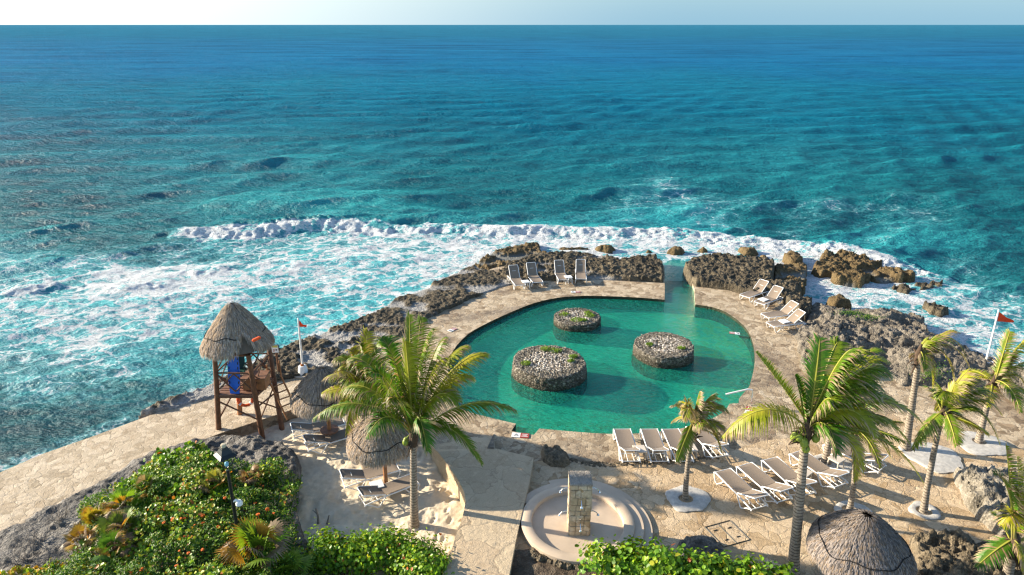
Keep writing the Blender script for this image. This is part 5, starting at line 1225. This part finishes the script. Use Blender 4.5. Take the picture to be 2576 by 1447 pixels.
# ================================================================== FLAGS, SIGNS, PLATES, LAMP
def flagpole(base, topp, lean_label, flag_pts, seed, big):
    root = empty('flagpole', base, 0, lean_label, 'flagpole', 'white poles with red warning flags')
    m = MB(); m.path([Vector((0, 0, .0)), topp - base], [.05, .035], 10); m.lathe([(.0, 0), (.05, .02), (.0, .07)], 10, topp - base); m.build('pole', M['white_paint'], root, True)
    if big: MB().lathe([(.24, 0), (.22, .14), (.17, .42), (.15, .44), (.0, .44)], 14).build('base_block', M['white_paint'], root, True); MB().lathe([(.08, .44), (.07, .53), (0, .53)], 10).build('rusty_socket', M['rust'], root, True); MB().lathe([(.42, -.02), (.44, .06), (.0, .07)], 20).build('plinth', M['concrete'], root, True)
    else: MB().lathe([(.30, -.3), (.28, .04), (.0, .05)], 14).build('base_block', M['white_paint'], root, True)
    P0, P1, P2 = [p - base for p in flag_pts]          # top hoist, bottom hoist, fly tip
    n = 14; vs = []; fs = []
    for i in range(n + 1):
        t = i / n
        for j in range(n + 1):
            s = j / n; h = P0.lerp(P1, s); f = P2 + (P0 - P2) * .0 + Vector((0, 0, -.06)) * s
            p = h.lerp(f, t) + Vector((0, .09 * math.sin(t * 7 + s * 2 + seed) * t ** .7, .05 * math.sin(t * 5 + seed) * t)); vs.append(p)
    for i in range(n):
        for j in range(n): a = i * (n + 1) + j; fs.append((a, a + 1, a + n + 2, a + n + 1))
    m = MB(); m.v = vs; m.f = fs; o = m.build('flag', M['red'], root, True); md = o.modifiers.new('thickness', 'SOLIDIFY'); md.thickness = .006
b = G(763, 942, 0); t = onY(750, 803, b.y)
flagpole(b, t, 'white flagpole with a small limp red flag near the lifeguard tower', [onY(750, 806, b.y), onY(752, 822, b.y), onY(770, 819, b.y)], 1, True)
b = G(2481, 908, .55); b.z = .55; t = onY(2512, 782, b.y)
flagpole(b, t, 'slanting white flagpole with a bright red triangular flag at the right edge', [onY(2511, 783, b.y), onY(2505, 808, b.y), onY(2548, 808, b.y)], 2.4, False)
# warning sign post
b = G(703, 945, 0); t = onY(697, 877, b.y); s = empty('sign_post', b, 0, 'brown post with a small framed warning sign beside the lifeguard tower', 'sign')
L = t - b; MB().path([Vector((0, 0, -.1)), Vector((0, 0, L.z - .05))], .055, 8, jit=.05).build('post', M['wood'], s, True)
MB().lathe([(.16, 0), (.14, .12), (.06, .2), (0, .2)], 9).build('rock_foot', M['karst_grey'], s, True)
bd = MB().box((0, -.07, L.z + .02), (.34, .03, .40)).build('frame', M['black'], s, bevel=.006)
MB().box((0, -.0885, L.z + .02), (.29, .006, .35)).build('board', M['white'], s)
m = MB().box((0, -.093, L.z + .14), (.25, .004, .09)); m.build('yellow_header', M['sign_yellow'], s)
m = MB(); m.add([Vector((-.12, -.094, L.z - .02)), Vector((-.02, -.094, L.z - .06)), Vector((-.02, -.094, L.z + .02)), ], [(0, 1, 2)]); m.add([Vector((-.1, -.094, L.z - .10)), Vector((-.03, -.094, L.z - .10)), Vector((-.03, -.094, L.z - .07)), Vector((-.1, -.094, L.z - .07))], [(0, 1, 2, 3)]); m.build('red_mark', M['sign_red'], s)
m = MB(); m.add([Vector((.12, -.094, L.z - .02)), Vector((.02, -.094, L.z + .03)), Vector((.02, -.094, L.z - .07))], [(0, 1, 2)]); m.build('dark_arrow', M['black'], s)
# warning plates let into the floor
def plate(cx, cy, z, rz, label, w=.62, h=.30):
    r = empty('floor_plate', G(cx, cy, z), rz, label, 'floor sign', 'red and white warning plates on the pool deck')
    MB().box((-w / 4, 0, .012), (w / 2, h, .02)).build('white_tile', M['white'], r); MB().box((w / 4, 0, .012), (w / 2, h, .02)).build('red_tile', M['sign_red'], r)
    m = MB()
    for yy, ln in ((.07, .22), (.0, .16), (-.07, .24)): m.box((w / 4, yy, .0245), (ln, .025, .004))
    m.build('text_lines', M['white'], r)
    m = MB(); m.lathe([(.0, .0), (.022, .0), (.022, .003), (0, .003)], 10, (-.17, .06, .0225)); m.path([Vector((-.22, .0, .026)), Vector((-.13, .035, .026)), Vector((-.1, -.03, .026))], .009, 5); m.path([Vector((-.25, -.07, .026)), Vector((-.19, -.05, .026)), Vector((-.13, -.07, .026)), Vector((-.07, -.05, .026))], .006, 5)
    m.build('swimmer_pictogram', M['black'], r)
plate(1309, 1096, .006, -.12, 'red and white warning plate at the lower left notch of the pool', .66, .30)
plate(1885, 1034, .006, 1.1, 'red and white warning plate by the metal post with the white arm')
plate(1448, 735, .006, 0.0, 'warning plate on the far bank in front of the upright loungers', .55, .25)
plate(1138, 830, .006, .9, 'faded warning plate on the left bank beyond the big left palm', .5, .25)
plate(1848, 839, .006, 2.9, 'warning plate on the right bank before the nearest lounger', .5, .25)
# post with white arm over the water
b = G(1889, 1020, 0); r = empty('water_spout', b, 0, 'thin metal post with a white pipe arm reaching over the pool', 'pipe')
e = onY(1885, 980, b.y) - b; e2 = onY(1826, 992, b.y) - b
MB().path([Vector((0, 0, 0)), Vector((0, 0, e.z - .1)), Vector((-.03, 0, e.z - .02))], .025, 8).build('post', M['chrome'], r, True); MB().path([Vector((-.03, 0, e.z - .02)), e + Vector((-.06, 0, .01)), e2], .035, 8).build('arm', M['white'], r, True)
# service hatch cut in the terrace
h0 = px(c5, [(1740, 1000), (1960, 940), (2135, 1110), (1905, 1175)]); r = empty('service_hatch', G(*h0[0], .1), 0, 'square stone service hatch outlined by dark joints in the terrace', 'hatch')
P = [G(x, y, .108) - G(*h0[0], .1) for x, y in h0]; m = MB()
for i in range(4):
    a, c = P[i], P[(i + 1) % 4]; m.path([a, c], .014, 4)
m.path([(P[0] + P[1]) / 2, (P[2] + P[3]) / 2], .010, 4); m.build('joint', M['black'], r)
m = MB()
for u, v in ((.25, .25), (.75, .3), (.3, .75), (.75, .75)):
    q = P[0].lerp(P[1], u).lerp(P[3].lerp(P[2], u), v); m.box(q, (.12, .03, .012), Matrix.Rotation(.4, 3, 'Z'))
m.build('lifting_slot', M['black'], r)
# rubble edging
def edging(pts, label, seed, z=.1, w=.17, n=150, mat='tan_rock', s0=.07):
    rs = random.Random(seed); P = [G(x, y, z) for x, y in pts]; m = MB()
    for k in range(n):
        t = rs.random() * (len(P) - 1); i = int(t); p = P[i].lerp(P[i + 1], t - i) + Vector((rs.uniform(-w, w), rs.uniform(-w, w), -.02)); s = rs.uniform(.6, 1.5) * s0
        prof = [(s * .1, -s * .4), (s * rs.uniform(.8, 1.1), -s * .1), (s * rs.uniform(.8, 1.1), s * .4), (s * .5, s * .8), (.005, s * .9)]; a0 = len(m.v); m.lathe(prof, 7, p)
        for q in range(a0, len(m.v)): v = Vector(m.v[q]); m.v[q] = tuple(v + Vector((rs.uniform(-1, 1), rs.uniform(-1, 1), rs.uniform(-1, 1))) * s * .22)
    return tag(m.build('stone_edging', M[mat], smooth=False), label, 'stone edging')
edging(px(c5, [(560, 420), (760, 450), (960, 455), (1150, 435), (1400, 432), (1640, 425), (1850, 378)]), 'low rubble edging behind the row of loungers at the lower pool edge', 3, z=.08, n=520, s0=.05, w=.13)
edging(px(c5, [(215, 1215), (260, 1250), (330, 1280), (420, 1310), (560, 1335), (700, 1345)]), 'rounded stones along the foot of the shower basin', 4, z=.14, n=60, mat='tan_rock', s0=.09, w=.06)
# street lamp
zb, _ = mound_z(*G(606, 1385, 1.3).xy); b = G(606, 1385, zb); b.z = zb - .1; t = onY(572, 1178, b.y); b.z = zb - .1
r = empty('street_lamp', b, 0, 'dark green lantern lamp post standing in the bushes at the lower left', 'street lamp'); T = t - b
MB().path([Vector((0, 0, 0)), T * .98], [.055, .042], 12).build('pole', M['black'], r, True)
hd = T + Vector((0, 0, 0)); top = onY(563, 1128, b.y) - b
m = MB()
for a in range(3):
    an = a * 2.094 + .4; o_ = Vector((math.cos(an), math.sin(an), 0)); m.path([hd, hd + o_ * .13 + Vector((0, 0, .10)), hd + o_ * .20 + Vector((0, 0, .26)), hd + o_ * .19 + Vector((0, 0, .40))], .018, 7)
m.build('bracket', M['black'], r, True)
m = MB(); m.lathe([(.32, 0), (.325, .02), (.22, .10), (.13, .22), (.11, .27), (.0, .27)], 4, hd + Vector((0, 0, .40))); m.build('lamp_shade', M['black'], r, False, bevel=.008)
m = MB(); m.lathe([(.06, 0), (.07, .07), (.06, .09), (.0, .10)], 12, hd + Vector((0, 0, .67))); m.build('lamp_cap', M['lamp_glass'], r, True)
m = MB(); m.lathe([(.03, 0), (.055, .05), (.05, .12), (0, .15)], 10, hd + Vector((0, 0, .06))); m.build('bulb', M['sky_blue'], r, True)
q = T * .62 + b; s = empty('security_camera', q, 0, 'white dome security camera on the lamp post', 'camera')
MB().path([Vector((0, 0, 0)), Vector((.10, -.02, .07)), Vector((.16, -.03, .03))], .035, 8).build('arm', M['white'], s, True); MB().lathe([(.0, .09), (.06, .085), (.095, .03), (.095, -.04), (.0, -.041)], 16, (.18, -.03, -.03)).build('housing', M['white'], s, True)
MB().lathe([(.085, .0), (.07, -.05), (.0, -.075)], 16, (.18, -.03, -.07)).build('dome', M['black'], s, True)
# ================================================================== LOW PLANTS
def leaf_cloud(name, pts, nrm, size, cols, mat, parent=None, round_=True, seed=1, tilt=.5, origin=None):
    """many small leaves, each a bent 6-gon (round) or pointed 4-gon"""
    rs = np.random.RandomState(seed); n = len(pts); P = np.asarray(pts, float); Nn = np.asarray(nrm, float) + rs.randn(n, 3) * tilt
    Nn[:, 2] = np.abs(Nn[:, 2]) * .8 + .1; Nn /= np.linalg.norm(Nn, axis=1)[:, None]
    A = np.cross(Nn, rs.randn(n, 3)); A /= np.linalg.norm(A, axis=1)[:, None]; B = np.cross(Nn, A)
    S = np.asarray(size)[:, None] * rs.uniform(.7, 1.2, (n, 1))
    if round_: shp = [(-.1, 0, -.05), (.25, .45, .06), (.75, .48, .08), (1.05, 0, .0), (.75, -.48, .08), (.25, -.45, .06)]
    else: shp = [(0, 0, 0), (.5, .26, .06), (1.1, 0, -.08), (.5, -.26, .06)]
    k = len(shp); V = np.zeros((n, k, 3))
    for i, (a, b, c) in enumerate(shp): V[:, i] = P + A * S * a + B * S * b + Nn * S * c
    idx = np.arange(n * k).reshape(n, k)
    if round_: F = [np.concatenate([idx[:, [0, 1, 2, 3]], idx[:, [0, 3, 4, 5]]])]
    else: F = [idx]
    C_ = np.repeat(np.asarray(cols), k, 0)
    return npmesh(name, V.reshape(-1, 3), F, mat, parent, smooth=False, cols=C_, origin=origin)
def leafcol(n, seed, pal):
    rs = np.random.RandomState(seed); w = np.array([p[0] for p in pal]); w = w / w.sum(); ch = rs.choice(len(pal), n, p=w)
    c = np.array([p[1] for p in pal])[ch] * rs.uniform(.65, 1.35, (n, 1)); return c
GRAPE = [(6, (.10, .22, .015)), (5, (.17, .32, .018)), (3, (.27, .40, .02)), (1, (.42, .42, .03)), (.25, (.40, .10, .02))]
def twigs(name, root, pts_list, mat, r=.012):
    m = MB()
    for a, b, c in pts_list: m.path([a, b, c], [r, r * .7, r * .3], 4)
    return m.build(name, mat, root)
def bush(pathpts, base_z, rad, hgt, label, seed, n, leaf, pal=GRAPE):
    """rounded hedge along ground points: clumps of round leaves on stems"""
    rs = np.random.RandomState(seed); P = [Vector(p) for p in pathpts]
    cx = sum(p.x for p in P) / len(P); cy = sum(p.y for p in P) / len(P)
    root = empty('sea_grape_bush', (cx, cy, base_z), 0, label, 'bush', 'round leaved green bushes')
    O = Vector((cx, cy, base_z)); pts = []; nr = []; cl = []; tw = []
    nc = int(n / 34)
    for i in range(nc):
        t = rs.rand() * (len(P) - 1); k = int(t); c = P[k].lerp(P[k + 1], t - k)
        a = rs.rand() * 6.28; q = math.sqrt(rs.rand()); env = math.sqrt(max(0, 1 - q * q))
        top = hgt * (.45 + .55 * env) * (.72 + .45 * float(fbm(np.array([c.x * 1.1 + q * math.cos(a)]), np.array([c.y * 1.1 + q * math.sin(a)]), seed, 3)[0]))
        z = top * (rs.uniform(.35, 1.0) ** .4)
        cc = Vector((c.x + rad * q * math.cos(a), c.y + rad * q * math.sin(a), base_z + z)) - O
        outw = Vector((math.cos(a) * q, math.sin(a) * q, .8 * env + .3)).normalized()
        m_ = 34
        for _ in range(m_):
            d = Vector(rs.randn(3)) * .15; d.z *= .8; pts.append(cc + d); nr.append(outw + d * 2)
        if i % 3 == 0:
            g = Vector((c.x + (cc.x + O.x - c.x) * .3, c.y + (cc.y + O.y - c.y) * .3, base_z)) - O; tw.append((g, (g + cc) / 2 + Vector((rs.uniform(-.1, .1), rs.uniform(-.1, .1), 0)), cc))
    nn = len(pts)
    leaf_cloud('foliage', [tuple(p) for p in pts], [tuple(p) for p in nr], np.full(nn, leaf), leafcol(nn, seed, pal), M['grape'], root, True, seed, .45)
    twigs('stems', root, tw, M['wood'], .014)
    return root
bush([G(1500, 1470, .1), G(1620, 1480, .1), G(1740, 1500, .1), G(1850, 1520, .1), G(1960, 1540, .1)], .1, .62, 1.35, 'glossy round leaved bush at the bottom centre right, in front of the shower basin', 3, 7600, .115)
bush([G(800, 1430, SZ), G(880, 1440, SZ), G(970, 1425, SZ), G(1050, 1440, SZ), G(1080, 1500, SZ)], SZ, .70, 1.15, 'bright green round leaved bush at the bottom on the sand, left of the path', 5, 9000, .085)
# ground cover on the mound
def cover(name, label, dens, region, size, pal, mat, seed, round_=True, zoff=.12, thick=.22, mask=.45, msc=.8, kind='stuff', tilt=.5):
    rs = np.random.RandomState(seed); xs = [p[0] for p in region]; ys = [p[1] for p in region]
    n0 = int(dens * (max(xs) - min(xs)) * (max(ys) - min(ys)))
    X = rs.uniform(min(xs), max(xs), n0); Y = rs.uniform(min(ys), max(ys), n0)
    d = pdist(X, Y, region); f = fbm(X * msc, Y * msc, seed + 3, 4)
    k = (d + (f - .5) * 1.2 > 0) & (f > mask - .35 * sstep(.3, 1.5, d)); X, Y, f = X[k], Y[k], f[k]
    dm = pdist(X, Y, MP); Z = moundh_raw(X, Y, dm); bump_ = fbm(X * 1.7, Y * 1.7, seed + 9, 4)
    Z = Z * sstep(-.1, .1, dm) + zoff * .5 + thick * (bump_ * 1.6 - .3) * 1.3 - thick * .5 * rs.rand(len(X)) ** 2
    nx = np.stack([rs.randn(len(X)) * .2 - .2, -.3 + rs.randn(len(X)) * .2, np.ones(len(X))], -1)
    ocx, ocy = float(X.mean()), float(Y.mean())
    o = leaf_cloud(name, np.stack([X, Y, Z], -1), nx, np.full(len(X), size), leafcol(len(X), seed, pal), mat, None, round_, seed, tilt, origin=(ocx, ocy, 0))
    return tag(o, label, 'ground cover' , None, kind)
reg = [(p.x, p.y) for p in GP([(380, 1150), (450, 1125), (510, 1130), (560, 1165), (640, 1165), (700, 1150), (735, 1175), (720, 1260), (740, 1330), (790, 1400), (860, 1480), (1000, 1700), (-100, 1700), (20, 1450), (120, 1400), (230, 1345), (200, 1250), (300, 1200)], .9)]
LANT = [(5, (.045, .13, .015)), (5, (.08, .19, .018)), (4, (.15, .27, .02)), (2, (.27, .34, .03)), (.4, (.20, .12, .05))]
cover('ground_cover', 'low dense green leaves covering the rock mound at the lower left', 950, reg, .085, LANT, M['moss'], 11, False, thick=.50, mask=.33)
reg2 = [(p.x, p.y) for p in GP([(380, 1140), (450, 1105), (520, 1110), (600, 1170), (560, 1240), (450, 1240), (330, 1280), (210, 1290), (200, 1240), (300, 1190)], .9)]
cover('sea_grape_cover', 'yellow green round leaves creeping over the far side of the mound', 420, reg2, .125, GRAPE, M['grape'], 17, True, thick=.40, mask=.40)
cover('sea_grape_cover', 'small patch of round leaves on the rock behind the lamp post', 330, [(p.x, p.y) for p in GP([(590, 1165), (680, 1145), (715, 1165), (690, 1195), (600, 1200)], .8)], .09, GRAPE, M['grape'], 19, True, thick=.2, mask=.3)
cover('sea_grape_cover', 'golden and green leaves at the bottom left corner', 420, [(p.x, p.y) for p in GP([(-60, 1400), (60, 1400), (180, 1420), (260, 1400), (330, 1480), (300, 1560), (-100, 1560)], .9)], .10, [(3, (.42, .36, .03)), (3, (.2, .3, .02)), (2, (.5, .28, .02))], M['grape'], 23, True, thick=.24, mask=.45)
cover('leafy_cover', 'mixed bright yellow green clumps among the dark leaves on the front of the mound', 230, reg, .092, [(5, (.16, .28, .02)), (3, (.32, .38, .03)), (3, (.07, .16, .02)), (1, (.45, .32, .04)), (.5, (.42, .16, .03))], M['grape'], 29, True, thick=.56, mask=.56, msc=1.5)
# orange blossoms: each head a thing
rs = random.Random(8); proto = None
heads = [(1780, 730), (1710, 745), (1640, 665), (1620, 690), (1520, 700), (1440, 610), (1440, 725), (1725, 595), (1815, 605), (1780, 665), (1900, 640), (2240, 555), (2350, 610), (2405, 645), (2265, 655), (1975, 815), (1680, 855), (1620, 850), (1920, 765), (1575, 975), (1655, 995), (1780, 965), (1545, 1105), (1245, 1140), (1150, 1165), (2075, 400), (2310, 405), (1860, 525), (1975, 510), (1590, 690), (2440, 860), (1255, 720)]
sA = crop(0, 1650, .427)
names = ['orange lantana blossom heads among the dark green leaves']
for i, (x, y) in enumerate(heads):
    X, Y = sA(x, y); z = 1.35
    for _ in range(3): g = G(X, Y, z); zz, d = mound_z(g.x, g.y); z = zz + .48
    g = G(X, Y, z)
    if proto is None:
        m = MB(); r2 = random.Random(3)
        for k in range(26):
            a = r2.random() * 6.28; q = math.sqrt(r2.random()) * .055; m.lathe([(.0, .012), (.016, .006), (.018, -.004)], 5, (q * math.cos(a), q * math.sin(a), .02 - q * q * 6 + r2.uniform(0, .01)), cap=False)
        m.path([Vector((0, 0, -.2)), Vector((0, 0, .01))], .006, 4); o = m.build('lantana_blossom', M['bloom'] if 'bloom' in M else M['orange']); proto = o
    else: o = proto.copy(); C.objects.link(o)
    o.location = g; o.rotation_euler = (rs.uniform(-.5, .2), rs.uniform(-.4, .2), rs.uniform(0, 6)); s = rs.uniform(.55, 1.0); o.scale = (s, s, s)
    tag(o, 'orange blossom head in the dark green ground cover on the mound', 'flower', 'orange blossom heads on the mound')
# fan palms
def fan_palm(loc, size, label, seed, nf=14, dry=.25, base=(.10, .22, .02), lean=(0, 0)):
    rs = np.random.RandomState(seed); root = empty('fan_palm', loc, 0, label, 'fan palm', 'small fan palms on the mound'); V = []; T = []; Co = []; tw = []
    for i in range(nf):
        az = rs.rand() * 6.283; el = rs.uniform(.1, 1.35); d = Vector((math.cos(az) * math.cos(el) + lean[0], math.sin(az) * math.cos(el) + lean[1], math.sin(el))).normalized()
        st = d * size * rs.uniform(.3, .6); isdry = rs.rand() < dry * .7 or el < .2
        side = d.cross(Vector((0, 0, 1))); side = side.normalized() if side.length > .01 else Vector((1, 0, 0)); up = side.cross(d).normalized()
        tw.append((Vector((0, 0, 0)), st * .5, st)); nb = 22; g = np.array(base) * rs.uniform(.7, 1.5)
        if rs.rand() < .25: g = np.array([.42, .22, .03])
        for k in range(nb):
            an = (k / (nb - 1) - .5) * 3.5; bd = d * math.cos(an) + side * math.sin(an) + up * (-.12 * abs(an)); bd.normalize(); L = size * .55 * (1 - .12 * abs(an)) * rs.uniform(.85, 1.1)
            w = bd.cross(up).normalized() * size * .024; b0 = len(V); m1 = st + bd * L * .55 + Vector((0, 0, -.02)); m2 = st + bd * L + Vector((0, 0, -L * (.45 if isdry else .2)))
            V += [tuple(st), tuple(m1 - w), tuple(m1 + w), tuple(m2)]; T += [(b0, b0 + 1, b0 + 2), (b0 + 1, b0 + 3, b0 + 2)]
            c = np.array([.26, .19, .12]) * rs.uniform(.7, 1.3) if isdry else g * rs.uniform(.8, 1.2); Co += [c * .8, c, c, c * 1.25]
    npmesh('fan_leaves', np.array(V), np.array(T), M['moss'], root, smooth=False, cols=np.array(Co)); twigs('stems', root, tw, M['wood'], .012)
def onm(X, Y, add=.1):
    z = 1.2
    for _ in range(4): g = G(X, Y, z); zz, d = mound_z(g.x, g.y); z = max(zz, SZ) + add
    return G(X, Y, z)
for (x, y, s, l, sd_, bs) in [(1280, 440, .60, 'fan palm with an orange edged upright fan on the far side of the mound', 1, (.16, .24, .02)), (1100, 590, .75, 'bright green fan palm in the middle of the mound', 2, (.15, .27, .02)), (850, 710, .6, 'yellow orange tinted fan palm on the left of the mound', 3, (.34, .28, .03)),
                              (720, 880, .6, 'small orange hearted fan palm at the lower left of the mound', 4, (.38, .24, .03)), (1060, 800, .8, 'fan palm with drooping dry fans near the middle of the mound', 5, (.12, .2, .02)), (1900, 390, .6, 'fan palm with brown fans just left of the lamp post', 6, (.2, .2, .03)),
                              (1010, 960, .7, 'dark green fan palm low on the front of the mound', 7, (.07, .16, .02)), (2200, 330, .5, 'dry rust tinted fan palm right of the lamp post', 8, (.3, .15, .04))]:
    X, Y = sA(x, y); fan_palm(onm(X, Y, .32), s, l, 60 + sd_, 16, .3 if sd_ != 5 else .5, bs)
X, Y = sA(2290, 960); fan_palm(onm(X, Y + 10, .3), 1.15, 'large spiky fan palm at the foot of the lamp post', 71, 26, .3, (.17, .28, .02))
X, Y = sA(2480, 1120); fan_palm(onm(X, Y + 20, .1), .9, 'second fan palm at the bottom edge right of the lamp post', 72, 18, .35, (.14, .22, .02))
# bare twig shrubs
def twig_bush(loc, size, label, seed, n=26, col='twig'):
    rs = random.Random(seed); root = empty('bare_shrub', loc, 0, label, 'shrub', 'leafless grey shrubs'); m = MB()
    def grow(p, d, L, r, dep):
        q = p + d * L * .5 + Vector((rs.uniform(-1, 1), rs.uniform(-1, 1), rs.uniform(-.5, 1))) * L * .12; e = q + (d + Vector((rs.uniform(-.4, .4), rs.uniform(-.4, .4), rs.uniform(-.1, .3)))).normalized() * L * .5
        m.path([p, q, e], [r, r * .8, r * .55], 4, cap=False)
        if dep:
            for _ in range(rs.choice((2, 3))):
                nd = (d + Vector((rs.uniform(-1, 1), rs.uniform(-1, 1), rs.uniform(-.3, .7))) * .9).normalized(); grow(e, nd, L * .68, r * .55, dep - 1)
    for k in range(n):
        a = rs.random() * 6.28; grow(Vector((rs.uniform(-.2, .2), rs.uniform(-.2, .2), 0)) * size, Vector((math.cos(a) * .8, math.sin(a) * .8, rs.uniform(.4, 1))).normalized(), size * .4, .012, 3)
    m.build('branches', M[col], root)
M['twig'] = plain('grey dry wood', (.27, .235, .20), .9, .3, 20, .3); M['bloom'] = plain('orange petals', (.80, .17, .015), .7, .25, 20, .1)
proto.data.materials[0] = M['bloom']
for x, y, s, n, l, sd_ in [(2470, 470, .8, 14, 'leafless grey shrub on the right edge of the mound above the sand', 1), (2430, 640, .7, 12, 'leafless shrub low on the right side of the mound', 2), (520, 720, .6, 14, 'grey twiggy shrub among round leaves on the left of the mound', 3),
                           (330, 900, .75, 16, 'pale bare shrub at the left of the mound', 4), (180, 1080, .7, 16, 'tangle of bare grey twigs at the bottom left', 5), (2540, 790, .6, 10, 'bare shrub behind the bottom green bush', 6)]:
    X, Y = sA(x, y); twig_bush(onm(X, Y, -.05), s, l, sd_, n)
for x, y, l in [(370, 1010, 'upright grey dead stick in the sand behind the bottom bush')]:
    X, Y = c3(x, y); g = G(X, Y + 25, SZ); m = MB(); m.path([g, g + Vector((.02, 0, .35)), g + Vector((-.02, 0, .62))], [.04, .035, .025], 6); m.path([g + Vector((0, 0, .4)), g + Vector((-.12, 0, .55))], [.02, .012], 5); m.path([g + Vector((.28, .0, 0)), g + Vector((.38, 0, .35))], [.035, .02], 6)
    tag(m.build('dead_stick', M['twig']), l, 'stick')
# green tufts on the grey outcrop
for fn, x, y, l in [(c6, 1320, 640, 'green tuft on top of the grey outcrop'), (c6, 1450, 670, 'second green tuft on the grey outcrop, nearer its edge'), (c7, 1570, 245, 'leafy green shrub growing in the outcrop beside the thin crowned palm')]:
    X, Y = fn(x, y); g = G(X, Y, .75 if fn is c6 else .5); rs2 = np.random.RandomState(int(x)); big_ = fn is c7; n = 900 if big_ else 350; q = rs2.randn(n, 3) * np.array([.28, .22, .16] if big_ else [.35, .12, .05]) + np.array([0, 0, .15])
    o = leaf_cloud('green_tuft', q + np.array(g), np.tile([0, 0, 1.0], (n, 1)), np.full(n, .06), leafcol(n, 5, LANT[:3] + [(3, (.16, .26, .02))]), M['moss'], None, False, 3, .7, origin=tuple(g)); tag(o, l, 'plant')
